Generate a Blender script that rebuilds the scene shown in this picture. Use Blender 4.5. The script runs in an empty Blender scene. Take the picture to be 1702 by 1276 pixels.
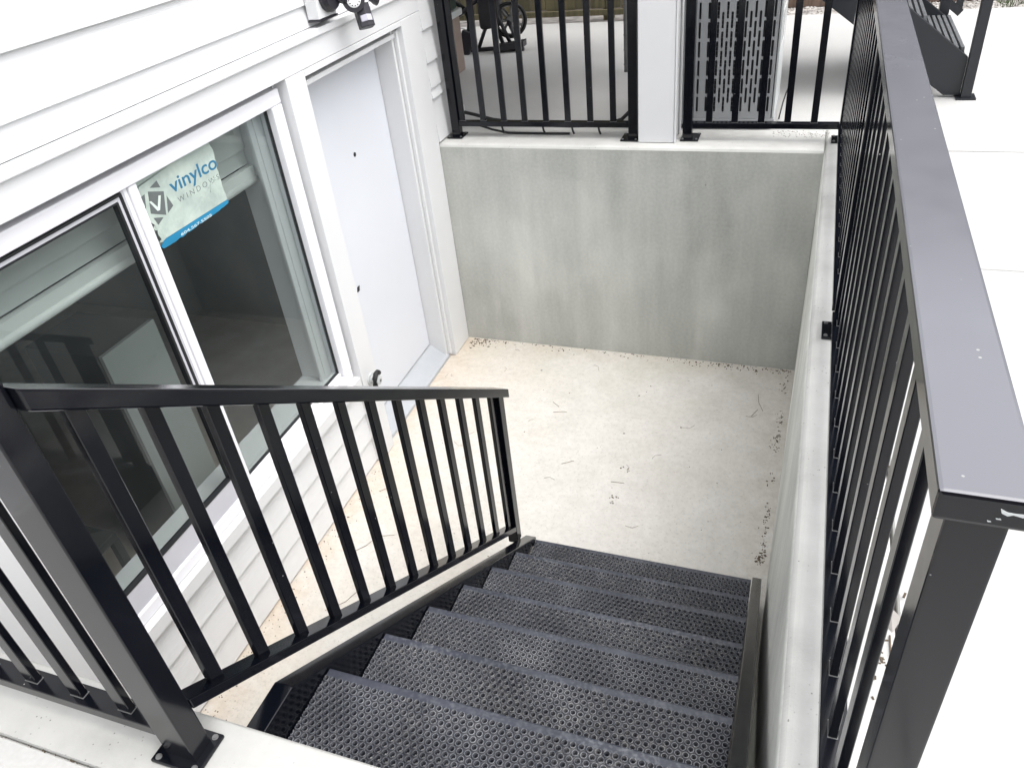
import bpy, bmesh, math, random
from mathutils import Vector, Matrix
R = math.radians
random.seed(7)
sc = bpy.context.scene
C = sc.collection

# ------------------------------------------------------------------ camera, world, sun, exposure
cam = bpy.data.cameras.new("camera")
cam.sensor_fit = 'HORIZONTAL'; cam.sensor_width = 36.0; cam.lens = 27.372
cam.clip_start = 0.05; cam.clip_end = 300
cam_ob = bpy.data.objects.new("camera", cam); C.objects.link(cam_ob)
RX = Vector((0.94057, 0.32508, -0.098245)); UP = Vector((-0.113529, 0.573638, 0.811203)); FW = Vector((-0.320063, 0.75184, -0.576452))
m = Matrix((RX, UP, -FW)).transposed().to_4x4()
m.translation = (2.078784, -4.257273, 2.891755)
cam_ob.matrix_world = m
sc.camera = cam_ob

SUN_EL, SUN_AZ = R(66), R(98)          # azimuth clockwise from +Y
w = bpy.data.worlds.new("World"); sc.world = w; w.use_nodes = True
nt = w.node_tree; nt.nodes.clear()
sky = nt.nodes.new("ShaderNodeTexSky"); sky.sky_type = 'NISHITA'; sky.sun_disc = False
sky.sun_elevation = SUN_EL; sky.sun_rotation = SUN_AZ; sky.dust_density = 4.0; sky.air_density = 1.0
hs = nt.nodes.new("ShaderNodeHueSaturation"); hs.inputs["Saturation"].default_value = 0.22
bg = nt.nodes.new("ShaderNodeBackground"); bg.inputs["Strength"].default_value = 0.15
ow = nt.nodes.new("ShaderNodeOutputWorld")
nt.links.new(sky.outputs[0], hs.inputs["Color"]); nt.links.new(hs.outputs[0], bg.inputs[0]); nt.links.new(bg.outputs[0], ow.inputs[0])

sl = bpy.data.lights.new("sun", 'SUN'); sl.energy = 0.6; sl.angle = R(90); sl.color = (1.0, 0.975, 0.94)
so = bpy.data.objects.new("sun", sl); C.objects.link(so)
d = Vector((math.sin(SUN_AZ) * math.cos(SUN_EL), math.cos(SUN_AZ) * math.cos(SUN_EL), math.sin(SUN_EL)))
so.rotation_euler = d.to_track_quat('Z', 'Y').to_euler(); so.location = d * 20

sc.view_settings.view_transform = 'Standard'; sc.view_settings.look = 'None'
sc.view_settings.exposure = 1.36; sc.view_settings.gamma = 1.0; sc.view_settings.use_curve_mapping = False

# ------------------------------------------------------------------ materials
def new_mat(name):
    mt = bpy.data.materials.new(name); mt.use_nodes = True
    n = mt.node_tree.nodes; p = n["Principled BSDF"]
    return mt, mt.node_tree, p

def ramp(nt, src, stops):
    r = nt.nodes.new("ShaderNodeValToRGB")
    while len(r.color_ramp.elements) < len(stops): r.color_ramp.elements.new(0.5)
    for e, (pos, col) in zip(r.color_ramp.elements, stops):
        e.position = pos; e.color = (*col, 1) if len(col) == 3 else col
    nt.links.new(src, r.inputs[0]); return r.outputs[0]

def pos(nt):
    g = nt.nodes.new("ShaderNodeNewGeometry"); return g.outputs["Position"]      # place in the world, so copies do not repeat

def noise(nt, scale, detail=4, rough=0.55, mscale=None, off=(0, 0, 0)):
    s = pos(nt)
    if mscale or any(off):
        mp = nt.nodes.new("ShaderNodeMapping"); mp.inputs["Scale"].default_value = mscale or (1, 1, 1); mp.inputs["Location"].default_value = off
        nt.links.new(s, mp.inputs[0]); s = mp.outputs[0]
    nz = nt.nodes.new("ShaderNodeTexNoise"); nz.inputs["Scale"].default_value = scale
    nz.inputs["Detail"].default_value = detail; nz.inputs["Roughness"].default_value = rough
    nt.links.new(s, nz.inputs["Vector"]); return nz.outputs[0]

def axis(nt, k):
    sx = nt.nodes.new("ShaderNodeSeparateXYZ"); nt.links.new(pos(nt), sx.inputs[0]); return sx.outputs[k]

def span(nt, src, lo, hi):
    """0..1 of a coordinate between lo and hi"""
    m = nt.nodes.new("ShaderNodeMapRange"); m.inputs[1].default_value = lo; m.inputs[2].default_value = hi
    nt.links.new(src, m.inputs[0]); return m.outputs[0]

def voro(nt, scale, feature='F1'):
    v = nt.nodes.new("ShaderNodeTexVoronoi"); v.inputs["Scale"].default_value = scale; v.feature = feature
    nt.links.new(pos(nt), v.inputs["Vector"]); return v

def mix(nt, fac, a, b, mode='MIX'):
    mx = nt.nodes.new("ShaderNodeMix"); mx.data_type = 'RGBA'; mx.blend_type = mode
    for sock, val in ((mx.inputs[0], fac), (mx.inputs[6], a), (mx.inputs[7], b)):
        if isinstance(val, (int, float)): sock.default_value = val
        elif isinstance(val, tuple): sock.default_value = (*val, 1) if len(val) == 3 else val
        else: nt.links.new(val, sock)
    return mx.outputs[2]

def bump(nt, p, h, strength=0.2, dist=0.01, prev=None):
    b = nt.nodes.new("ShaderNodeBump"); b.inputs["Strength"].default_value = strength; b.inputs["Distance"].default_value = dist
    nt.links.new(h, b.inputs["Height"])
    if prev is not None: nt.links.new(prev, b.inputs["Normal"])
    nt.links.new(b.outputs[0], p.inputs["Normal"]); return b.outputs[0]

def simple(name, col, rough=0.5, metallic=0.0, var=0.0, scale=6, bmp=0.0, bscale=60):
    mt, t, p = new_mat(name)
    p.inputs["Roughness"].default_value = rough; p.inputs["Metallic"].default_value = metallic
    if var:
        lo = tuple(c * (1 - var) for c in col); hi = tuple(min(1, c * (1 + var)) for c in col)
        t.links.new(ramp(t, noise(t, scale, 5), [(0.3, lo), (0.7, hi)]), p.inputs["Base Color"])
    else: p.inputs["Base Color"].default_value = (*col, 1)
    if bmp: bump(t, p, noise(t, bscale, 4), bmp, 0.003)
    return mt

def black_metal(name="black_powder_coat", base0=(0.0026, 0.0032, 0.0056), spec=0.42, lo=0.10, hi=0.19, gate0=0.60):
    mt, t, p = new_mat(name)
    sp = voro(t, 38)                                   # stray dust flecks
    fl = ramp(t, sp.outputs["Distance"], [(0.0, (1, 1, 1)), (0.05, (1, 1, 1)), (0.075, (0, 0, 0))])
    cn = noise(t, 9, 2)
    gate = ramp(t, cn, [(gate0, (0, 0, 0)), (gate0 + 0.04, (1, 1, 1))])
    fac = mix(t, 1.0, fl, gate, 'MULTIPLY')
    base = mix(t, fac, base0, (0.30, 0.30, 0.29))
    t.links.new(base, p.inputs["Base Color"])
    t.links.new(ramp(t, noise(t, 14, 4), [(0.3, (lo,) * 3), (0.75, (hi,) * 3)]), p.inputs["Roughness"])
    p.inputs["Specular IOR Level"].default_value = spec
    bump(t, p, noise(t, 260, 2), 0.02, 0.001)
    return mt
M_BLACK = black_metal()
M_CAP = black_metal("sky_sheen_rail_cap", (0.135, 0.136, 0.152), 1.0, 0.15, 0.27, 0.50)  # dust flecks over a raised grey base that paints in the sky's reflection

def tread_metal(name, dark, mid, light, dust, rough=0.42):
    mt, t, p = new_mat(name)
    a = noise(t, 5, 6, 0.62); b = noise(t, 95, 3); d = noise(t, 1.7, 5, 0.6, (0.8, 1.6, 1))
    c = ramp(t, a, [(0.32, dark), (0.55, mid), (0.72, light)])
    f = mix(t, 1.0, ramp(t, b, [(0.46, (0, 0, 0)), (0.70, (1, 1, 1))]), ramp(t, d, [(0.35, (0.08,) * 3), (0.65, (0.75,) * 3)]), 'MULTIPLY')
    t.links.new(mix(t, f, c, dust), p.inputs["Base Color"])                  # grit lying unevenly
    t.links.new(ramp(t, a, [(0.3, (rough - 0.08,) * 3), (0.7, (rough + 0.12,) * 3)]), p.inputs["Roughness"])
    p.inputs["Specular IOR Level"].default_value = 0.6
    bump(t, p, b, 0.10, 0.001)
    return mt
M_TREAD = tread_metal("dusty_dark_tread_metal", (0.016, 0.019, 0.030), (0.030, 0.034, 0.049), (0.058, 0.063, 0.082), (0.14, 0.145, 0.16))
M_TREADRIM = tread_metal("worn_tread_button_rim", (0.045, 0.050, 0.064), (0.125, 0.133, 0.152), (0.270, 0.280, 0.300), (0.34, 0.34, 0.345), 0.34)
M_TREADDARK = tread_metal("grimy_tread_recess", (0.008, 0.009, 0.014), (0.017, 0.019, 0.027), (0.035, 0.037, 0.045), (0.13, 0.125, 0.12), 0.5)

def siding_paint(grain=True, col=(0.69, 0.695, 0.70), name="white_siding_paint"):
    mt, t, p = new_mat(name)
    t.links.new(ramp(t, noise(t, 1.6, 4), [(0.3, tuple(c * 0.965 for c in col)), (0.7, col)]), p.inputs["Base Color"])
    p.inputs["Roughness"].default_value = 0.5
    if grain:                                             # embossed wood grain running along the board
        mp = t.nodes.new("ShaderNodeMapping")
        mp.inputs["Scale"].default_value = (1, 0.35, 7.0); t.links.new(pos(t), mp.inputs[0])
        wv = t.nodes.new("ShaderNodeTexWave"); wv.wave_type = 'BANDS'; wv.bands_direction = 'Z'
        wv.inputs["Scale"].default_value = 3.4; wv.inputs["Distortion"].default_value = 16; wv.inputs["Detail"].default_value = 3
        wv.inputs["Detail Scale"].default_value = 0.8; t.links.new(mp.outputs[0], wv.inputs["Vector"])
        bump(t, p, wv.outputs[1], 0.16, 0.0025)
    else:
        bump(t, p, noise(t, 45, 3), 0.04, 0.002)
    return mt
M_SIDING = siding_paint()
M_TRIM = siding_paint(False, (0.685, 0.69, 0.697), "white_trim_paint")
M_DOOR = siding_paint(False, (0.66, 0.68, 0.725), "cool_white_door_paint")
M_VINYL = simple("white_vinyl", (0.80, 0.80, 0.83), 0.35, var=0.015)
M_VINYL_DULL = simple("grey_white_vinyl_sash", (0.52, 0.52, 0.56), 0.4, var=0.05)
M_GASKET = simple("black_gasket", (0.012, 0.013, 0.015), 0.4)
M_SILLMETAL = simple("pale_grey_threshold", (0.40, 0.42, 0.445), 0.45, var=0.06)

def wall_concrete(name="smooth_grey_wall_concrete", gain=1.20):
    mt, t, p = new_mat(name)
    big = noise(t, 1.6, 5, 0.5, (1, 1, 0.8), (3.1, 0, 1.7))
    st = noise(t, 1.2, 5, 0.6, (3.0, 3.0, 0.45))          # trowel and form streaks, upright
    fine = noise(t, 60, 4)
    c = ramp(t, big, [(0.38, (0.225, 0.23, 0.218)), (0.46, (0.36, 0.365, 0.35)), (0.54, (0.40, 0.405, 0.388)), (0.64, (0.54, 0.545, 0.523))])
    c = mix(t, 0.5, c, ramp(t, st, [(0.36, (0.29, 0.295, 0.28)), (0.52, (0.41, 0.415, 0.395)), (0.68, (0.57, 0.57, 0.545))]))
    c = mix(t, 0.14, c, ramp(t, noise(t, 1.3, 6, 0.65, (9.0, 9.0, 0.5)), [(0.35, (0.30, 0.305, 0.29)), (0.65, (0.50, 0.505, 0.485))]))   # fine runs
    c = mix(t, 0.18, c, ramp(t, fine, [(0.35, (0.2, 0.2, 0.19)), (0.65, (0.42, 0.42, 0.4))]))
    v = voro(t, 9); gate = ramp(t, noise(t, 3.1, 2), [(0.55, (0, 0, 0)), (0.62, (1, 1, 1))])
    pit = mix(t, 1.0, ramp(t, v.outputs["Distance"], [(0.0, (1, 1, 1)), (0.03, (1, 1, 1)), (0.05, (0, 0, 0))]), gate, 'MULTIPLY')
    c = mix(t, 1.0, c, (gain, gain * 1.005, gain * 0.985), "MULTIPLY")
    t.links.new(mix(t, pit, c, (0.10, 0.10, 0.09)), p.inputs["Base Color"])
    p.inputs["Roughness"].default_value = 0.75
    n1 = bump(t, p, fine, 0.12, 0.003); bump(t, p, big, 0.15, 0.02, n1)
    return mt
M_WALL = wall_concrete()
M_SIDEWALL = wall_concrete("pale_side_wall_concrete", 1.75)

def top_concrete(name="pale_wall_top_concrete", gain=1.06):
    mt, t, p = new_mat(name)
    a = noise(t, 4, 6, 0.6); f = noise(t, 120, 3)
    c = ramp(t, a, [(0.28, (0.40, 0.40, 0.385)), (0.5, (0.50, 0.50, 0.48)), (0.72, (0.56, 0.56, 0.54))])
    v = voro(t, 70); g = ramp(t, noise(t, 6, 3), [(0.52, (0, 0, 0)), (0.60, (1, 1, 1))])
    pit = mix(t, 1.0, ramp(t, v.outputs["Distance"], [(0.0, (1, 1, 1)), (0.10, (1, 1, 1)), (0.16, (0, 0, 0))]), g, 'MULTIPLY')
    c = mix(t, 1.0, c, (gain,) * 3, "MULTIPLY"); t.links.new(mix(t, pit, c, (0.20, 0.20, 0.185)), p.inputs["Base Color"])
    p.inputs["Roughness"].default_value = 0.8
    n1 = bump(t, p, f, 0.2, 0.003); bump(t, p, a, 0.12, 0.01, n1)
    return mt
M_TOP = top_concrete()
M_HEADTOP = top_concrete("mottled_head_wall_concrete", 0.86)

def floor_concrete():
    mt, t, p = new_mat("stained_pit_floor_concrete")
    a = noise(t, 1.3, 6, 0.6); b = noise(t, 5, 6, 0.65); f = noise(t, 75, 4); f2 = noise(t, 28, 5, 0.7)
    c = ramp(t, b, [(0.25, (0.52, 0.505, 0.47)), (0.5, (0.585, 0.57, 0.535)), (0.75, (0.65, 0.635, 0.60))])
    tan = mix(t, 1.0, ramp(t, a, [(0.38, (0, 0, 0)), (0.60, (1, 1, 1))]), ramp(t, axis(t, 0), [(0.0, (1, 1, 1)), (0.45, (0.75,) * 3), (0.95, (0.12,) * 3)]), "MULTIPLY")   # rusty wash from the house side
    c = mix(t, mix(t, 1.0, tan, (0.60,) * 3, 'MULTIPLY'), c, (0.56, 0.47, 0.37))
    olive = mix(t, 1.0, ramp(t, noise(t, 2.3, 5, 0.6, (1, 1.4, 1)), [(0.44, (0, 0, 0)), (0.62, (1, 1, 1))]), ramp(t, span(t, axis(t, 1), -0.85, 0.0), [(0.1, (0.25,) * 3), (0.8, (1, 1, 1))]), "MULTIPLY")   # damp algae by the back wall
    c = mix(t, mix(t, 1.0, olive, (0.35,) * 3, 'MULTIPLY'), c, (0.40, 0.39, 0.30))
    edge_n = noise(t, 6.5, 6, 0.7)
    for src, lo, hi, col_, amt in ((axis(t, 0), 0.16, -0.06, (0.50, 0.37, 0.25), 0.65), (axis(t, 1), -0.20, 0.0, (0.47, 0.39, 0.29), 0.5), (axis(t, 0), 1.88, 2.14, (0.43, 0.40, 0.34), 0.7)):
        m_ = mix(t, 1.0, ramp(t, span(t, src, lo, hi), [(0.0, (0, 0, 0)), (1.0, (1, 1, 1))]), ramp(t, edge_n, [(0.36, (0, 0, 0)), (0.60, (1, 1, 1))]), "MULTIPLY")
        c = mix(t, mix(t, 1.0, m_, (amt,) * 3, "MULTIPLY"), c, col_)                                       # grime washed against the walls
    sp = ramp(t, f, [(0.34, (1, 1, 1)), (0.42, (0, 0, 0))])
    c = mix(t, mix(t, 1.0, sp, (0.38,) * 3, 'MULTIPLY'), c, (0.28, 0.26, 0.23))
    c = mix(t, 0.20, c, ramp(t, f2, [(0.36, (0.40, 0.385, 0.36)), (0.52, (0.60, 0.585, 0.55)), (0.66, (0.72, 0.705, 0.67))]))   # worn cream, fine grain
    v = voro(t, 7); g = ramp(t, noise(t, 2.2, 2), [(0.5, (0, 0, 0)), (0.58, (1, 1, 1))])
    pit = mix(t, 1.0, ramp(t, v.outputs["Distance"], [(0.0, (1, 1, 1)), (0.025, (1, 1, 1)), (0.06, (0, 0, 0))]), g, 'MULTIPLY')
    t.links.new(mix(t, pit, c, (0.13, 0.12, 0.10)), p.inputs["Base Color"])
    p.inputs["Roughness"].default_value = 0.8
    n1 = bump(t, p, f, 0.35, 0.003); bump(t, p, f2, 0.18, 0.006, n1)
    return mt
M_FLOOR = floor_concrete()

def patio_concrete():
    mt, t, p = new_mat("pale_patio_concrete")
    a = noise(t, 1.1, 6, 0.6); f = noise(t, 85, 4)
    c = ramp(t, a, [(0.3, (0.41, 0.41, 0.40)), (0.7, (0.49, 0.487, 0.478))])
    c = mix(t, 0.15, c, ramp(t, f, [(0.3, (0.28, 0.28, 0.27)), (0.7, (0.56, 0.56, 0.54))]))
    t.links.new(c, p.inputs["Base Color"]); p.inputs["Roughness"].default_value = 0.72
    bump(t, p, f, 0.15, 0.003)
    return mt
M_PATIO = patio_concrete()
M_JOINT = simple("dark_joint_grit", (0.16, 0.155, 0.145), 0.9, var=0.3, scale=30)

def glass_mat():
    mt = bpy.data.materials.new("tinted_window_glass"); mt.use_nodes = True; t = mt.node_tree; t.nodes.clear()
    o = t.nodes.new("ShaderNodeOutputMaterial"); ms = t.nodes.new("ShaderNodeMixShader")
    tr = t.nodes.new("ShaderNodeBsdfTransparent"); tr.inputs[0].default_value = (0.785, 0.81, 0.80, 1)
    gl = t.nodes.new("ShaderNodeBsdfGlossy"); gl.inputs["Roughness"].default_value = 0.015; gl.inputs["Color"].default_value = (0.9, 0.95, 0.96, 1)
    fr = t.nodes.new("ShaderNodeFresnel"); fr.inputs[0].default_value = 1.6
    ge = t.nodes.new("ShaderNodeNewGeometry"); mu = t.nodes.new("ShaderNodeMath"); mu.operation = 'MULTIPLY'; iv = t.nodes.new("ShaderNodeMath"); iv.operation = 'SUBTRACT'; iv.inputs[0].default_value = 1.0
    t.links.new(ge.outputs["Backfacing"], iv.inputs[1]); t.links.new(iv.outputs[0], mu.inputs[0]); t.links.new(fr.outputs[0], mu.inputs[1])   # one reflection, at the outer face
    t.links.new(mu.outputs[0], ms.inputs[0]); t.links.new(tr.outputs[0], ms.inputs[1]); t.links.new(gl.outputs[0], ms.inputs[2])
    df = t.nodes.new("ShaderNodeBsdfDiffuse"); df.inputs[0].default_value = (0.72, 0.80, 0.84, 1); m2 = t.nodes.new("ShaderNodeMixShader")
    t.links.new(ramp(t, noise(t, 2.2, 4), [(0.3, (0.004,) * 3), (0.7, (0.014,) * 3)]), m2.inputs[0])      # pale blue haze mixed into the pane, imitating reflected sky
    t.links.new(ms.outputs[0], m2.inputs[1]); t.links.new(df.outputs[0], m2.inputs[2]); t.links.new(m2.outputs[0], o.inputs[0]); return mt
M_GLASS = glass_mat()
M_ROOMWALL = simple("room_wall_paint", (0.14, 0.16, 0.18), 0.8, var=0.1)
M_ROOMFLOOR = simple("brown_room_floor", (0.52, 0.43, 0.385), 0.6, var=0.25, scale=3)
M_BLIND = simple("pale_blind_fabric", (0.62, 0.64, 0.63), 0.8, var=0.06, scale=4)
M_HEM = simple("white_blind_bar", (0.85, 0.86, 0.85), 0.4)
M_DESK = simple("grey_panel", (0.42, 0.44, 0.43), 0.6)
M_DARKWOOD = simple("dark_furniture_wood", (0.06, 0.058, 0.058), 0.5)
M_PAPER = None
def paper():
    mt, t, p = new_mat("pale_green_sticker_paper")
    a = noise(t, 9, 6, 0.65)
    t.links.new(ramp(t, a, [(0.3, (0.34, 0.41, 0.38)), (0.55, (0.45, 0.53, 0.48)), (0.8, (0.56, 0.61, 0.54))]), p.inputs["Base Color"])
    p.inputs["Roughness"].default_value = 0.55; bump(t, p, a, 0.8, 0.012); return mt
M_PAPER = paper()
M_PBLUE = simple("sticker_blue_print", (0.012, 0.195, 0.36), 0.5, var=0.06)
M_PBLUE2 = simple("sticker_teal_letter_print", (0.02, 0.15, 0.27), 0.5)
M_PGREY = simple("sticker_grey_print", (0.12, 0.135, 0.135), 0.5, var=0.1)
M_PWHITE = simple("sticker_white_print", (0.62, 0.70, 0.66), 0.5)
M_ACGREY = simple("grey_condenser_steel", (0.33, 0.34, 0.35), 0.4, var=0.08)
M_ACPALE = simple("pale_condenser_side", (0.50, 0.52, 0.52), 0.35, var=0.06)
M_COIL = simple("dark_condenser_coil", (0.035, 0.037, 0.042), 0.5, var=0.3, scale=20)
M_WIRE = simple("coil_fin_wire", (0.11, 0.115, 0.125), 0.4, metallic=0.3)
M_BEAD = simple("pale_foot_sealant", (0.13, 0.13, 0.13), 0.6)
M_RUBBER = simple("black_rubber", (0.010, 0.010, 0.011), 0.6)
M_CLOTH = simple("dark_grey_cloth", (0.035, 0.034, 0.038), 0.9, var=0.3, scale=12, bmp=0.4, bscale=20)
M_STEEL = simple("dull_bare_steel", (0.22, 0.22, 0.22), 0.4, metallic=0.6, var=0.15, scale=20)
M_DARKGREEN = simple("dark_green_plastic", (0.010, 0.030, 0.024), 0.4)
M_TAN = simple("tan_plastic", (0.26, 0.20, 0.17), 0.55, var=0.1)
M_LED = simple("white_lamp_lens", (0.80, 0.80, 0.80), 0.3, bmp=0.3, bscale=120)
M_LENS = simple("milky_sensor_lens", (0.48, 0.47, 0.53), 0.25)
M_LAMPBLACK = simple("dark_grey_lamp_plastic", (0.020, 0.019, 0.025), 0.38)
M_LITTER = simple("dry_leaf_crumbs", (0.10, 0.075, 0.05), 0.9, var=0.5, scale=40)
M_TWIG = simple("dry_twig", (0.16, 0.12, 0.085), 0.9, var=0.3, scale=30)
M_GRAVEL = simple("grey_gravel", (0.28, 0.26, 0.24), 0.9, var=0.45, scale=9, bmp=0.8, bscale=30)
M_STONE = simple("pebble_stone", (0.36, 0.34, 0.32), 0.85, var=0.4, scale=5)
M_SOIL = simple("dark_bare_soil", (0.045, 0.035, 0.028), 0.95, var=0.4, scale=14, bmp=0.6, bscale=40)
M_GRASS = simple("grass_blade", (0.06, 0.10, 0.03), 0.7, var=0.3, scale=10)
M_DECKWOOD = simple("deck_timber", (0.20, 0.175, 0.15), 0.8, var=0.2, scale=5)
M_ROOF = simple("dark_roof_shingle", (0.06, 0.06, 0.065), 0.9, var=0.3, scale=20)
M_ADDEDHOUSE = simple("added_house_cladding", (0.055, 0.06, 0.066), 0.7, var=0.08)  # dark cladding of the unseen house added for the cap's reflection
M_DARKGLASS = simple("far_dark_glass", (0.02, 0.025, 0.03), 0.1)

def fence_wood(name, dark, light):
    mt, t, p = new_mat(name)
    g = noise(t, 3, 6, 0.6, (9, 9, 0.7)); oi = t.nodes.new("ShaderNodeObjectInfo")
    c = ramp(t, g, [(0.3, dark), (0.7, light)])
    v = ramp(t, oi.outputs["Random"], [(0, (0.72, 0.72, 0.72)), (1, (1.2, 1.15, 1.05))])
    t.links.new(mix(t, 1.0, c, v, 'MULTIPLY'), p.inputs["Base Color"]); p.inputs["Roughness"].default_value = 0.85
    bump(t, p, g, 0.3, 0.004); return mt
M_FENCE = fence_wood("weathered_fence_wood", (0.06, 0.055, 0.03), (0.14, 0.125, 0.07))
M_SLEEPER = fence_wood("brown_sleeper_wood", (0.10, 0.07, 0.055), (0.20, 0.145, 0.115))

# ------------------------------------------------------------------ mesh helpers
WL = {}                                                     # world location of every parent
def tag(o, label=None, cat=None, group=None, kind=None):
    if label: o["label"] = label
    if cat: o["category"] = cat
    if group: o["group"] = group
    if kind: o["kind"] = kind
    return o

def thing(name, label, cat, loc=(0, 0, 0), group=None):
    o = bpy.data.objects.new(name, None); o.empty_display_size = 0.1; C.objects.link(o); o.location = loc
    WL[o] = Vector(loc); return tag(o, label, cat, group)

class MB:
    def __init__(s): s.bm = bmesh.new()
    def box(s, x0, x1, y0, y1, z0, z1):
        v = [s.bm.verts.new(p) for p in ((x0, y0, z0), (x1, y0, z0), (x1, y1, z0), (x0, y1, z0), (x0, y0, z1), (x1, y0, z1), (x1, y1, z1), (x0, y1, z1))]
        for f in ((0, 3, 2, 1), (4, 5, 6, 7), (0, 1, 5, 4), (1, 2, 6, 5), (2, 3, 7, 6), (3, 0, 4, 7)): s.bm.faces.new([v[i] for i in f])
        return s
    def obox(s, c, ax, ay, az, hx, hy, hz):
        c = Vector(c); ax, ay, az = Vector(ax).normalized(), Vector(ay).normalized(), Vector(az).normalized()
        v = [s.bm.verts.new(c + ax * hx * i + ay * hy * j + az * hz * k) for k in (-1, 1) for (i, j) in ((-1, -1), (1, -1), (1, 1), (-1, 1))]
        for f in ((0, 3, 2, 1), (4, 5, 6, 7), (0, 1, 5, 4), (1, 2, 6, 5), (2, 3, 7, 6), (3, 0, 4, 7)): s.bm.faces.new([v[i] for i in f])
        return s
    def beam(s, a, b, wid, hei, side=(1, 0, 0)):               # a bar from a to b
        a, b = Vector(a), Vector(b); d = (b - a).normalized(); sd = Vector(side); sd = (sd - d * sd.dot(d)).normalized(); u = d.cross(sd)
        return s.obox((a + b) / 2, d, sd, u, (b - a).length / 2, wid / 2, hei / 2)
    def prism(s, poly, axis, a, b):                             # polygon in the two other axes, pushed along axis
        def pt(p, t):
            return {'x': (t, p[0], p[1]), 'y': (p[0], t, p[1]), 'z': (p[0], p[1], t)}[axis]
        A = [s.bm.verts.new(pt(p, a)) for p in poly]; B = [s.bm.verts.new(pt(p, b)) for p in poly]; n = len(poly)
        s.bm.faces.new(A); s.bm.faces.new(list(reversed(B)))
        for i in range(n): s.bm.faces.new([A[i], B[i], B[(i + 1) % n], A[(i + 1) % n]])
        return s
    def tube(s, pts, r, n=8, cap=True):
        pts = [Vector(p) for p in pts]; rings = []
        for i, p in enumerate(pts):
            d = (pts[min(i + 1, len(pts) - 1)] - pts[max(i - 1, 0)]).normalized()
            u = d.cross(Vector((0, 0, 1)));
            if u.length < 1e-3: u = d.cross(Vector((1, 0, 0)))
            u.normalize(); v = d.cross(u); rr = r[i] if isinstance(r, (list, tuple)) else r
            rings.append([s.bm.verts.new(p + (u * math.cos(2 * math.pi * k / n) + v * math.sin(2 * math.pi * k / n)) * rr) for k in range(n)])
        for A, B in zip(rings, rings[1:]):
            for k in range(n): s.bm.faces.new([A[k], A[(k + 1) % n], B[(k + 1) % n], B[k]]).smooth = True
        if cap: s.bm.faces.new(list(reversed(rings[0]))); s.bm.faces.new(rings[-1])
        return s
    def lathe(s, prof, c, ax, n=24):                             # prof: (radius, along axis)
        c = Vector(c); ax = Vector(ax).normalized(); u = ax.cross(Vector((0, 0, 1)))
        if u.length < 1e-3: u = ax.cross(Vector((1, 0, 0)))
        u.normalize(); v = ax.cross(u); rings = []
        for r, t in prof:
            rings.append([s.bm.verts.new(c + ax * t + (u * math.cos(2 * math.pi * k / n) + v * math.sin(2 * math.pi * k / n)) * max(r, 1e-5)) for k in range(n)])
        for A, B in zip(rings, rings[1:]):
            for k in range(n): s.bm.faces.new([A[k], A[(k + 1) % n], B[(k + 1) % n], B[k]])
        s.bm.faces.new(list(reversed(rings[0]))); s.bm.faces.new(rings[-1]); return s
    def torus(s, c, ax, R0, r, n=36, m=8):
        c = Vector(c); ax = Vector(ax).normalized(); u = ax.cross(Vector((0, 0, 1)))
        if u.length < 1e-3: u = ax.cross(Vector((1, 0, 0)))
        u.normalize(); v = ax.cross(u); rg = []
        for i in range(n):
            a = 2 * math.pi * i / n; e = u * math.cos(a) + v * math.sin(a)
            rg.append([s.bm.verts.new(c + e * (R0 + r * math.cos(2 * math.pi * j / m)) + ax * r * math.sin(2 * math.pi * j / m)) for j in range(m)])
        for i in range(n):
            A, B = rg[i], rg[(i + 1) % n]
            for j in range(m): s.bm.faces.new([A[j], A[(j + 1) % m], B[(j + 1) % m], B[j]]).smooth = True
        return s
    def mesh(s, name, mat, bevel=0.0, seg=2):
        bm = s.bm; bmesh.ops.recalc_face_normals(bm, faces=bm.faces)
        if bevel:
            es = [e for e in bm.edges if len(e.link_faces) == 2 and e.calc_face_angle(0) > 0.6]
            bmesh.ops.bevel(bm, geom=es, offset=bevel, segments=seg, profile=0.6, affect='EDGES', clamp_overlap=True)
        me = bpy.data.meshes.new(name); bm.to_mesh(me); bm.free()
        for mt in (mat if isinstance(mat, (list, tuple)) else [mat]): me.materials.append(mt)
        return me
    def build(s, name, mat, parent=None, bevel=0.0, seg=2, world=True):
        """verts are in world space; the object sits at its own base point under its parent"""
        bm = s.bm
        lo = Vector([min(v.co[i] for v in bm.verts) for i in range(3)]); hi = Vector([max(v.co[i] for v in bm.verts) for i in range(3)])
        base = Vector(((lo.x + hi.x) / 2, (lo.y + hi.y) / 2, lo.z))
        bmesh.ops.translate(bm, verts=bm.verts, vec=-base)
        return put(name, s.mesh(name, mat, bevel, seg), base, parent)

def put(name, me, loc, parent=None):
    o = bpy.data.objects.new(name, me); C.objects.link(o); loc = Vector(loc); WL[o] = loc
    if parent is not None: o.parent = parent; o.location = loc - WL[parent]
    else: o.location = loc
    return o

def rep(o, loc, parent=None):                                 # copy of a part
    c = o.copy(); C.objects.link(c); loc = Vector(loc); WL[c] = loc; p = parent if parent is not None else o.parent
    c.parent = p; c.location = loc - (WL[p] if p else Vector()); return c

def copy_thing(t, loc, label, group=None):
    c = t.copy(); C.objects.link(c); c.location = loc; WL[c] = Vector(loc); c["label"] = label
    if group: c["group"] = group
    for ch in list(t.children):
        d = ch.copy(); C.objects.link(d); d.parent = c; WL[d] = WL[c] + d.location
        for g in list(ch.children):
            e = g.copy(); C.objects.link(e); e.parent = d
    return c

H = 1.3875                                                    # pit depth: top of the walls above the pit floor
RISE, RUN, NOSE1 = 0.1743, 0.243, -3.333
GP = H - 0.010                                                # patio level

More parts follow.
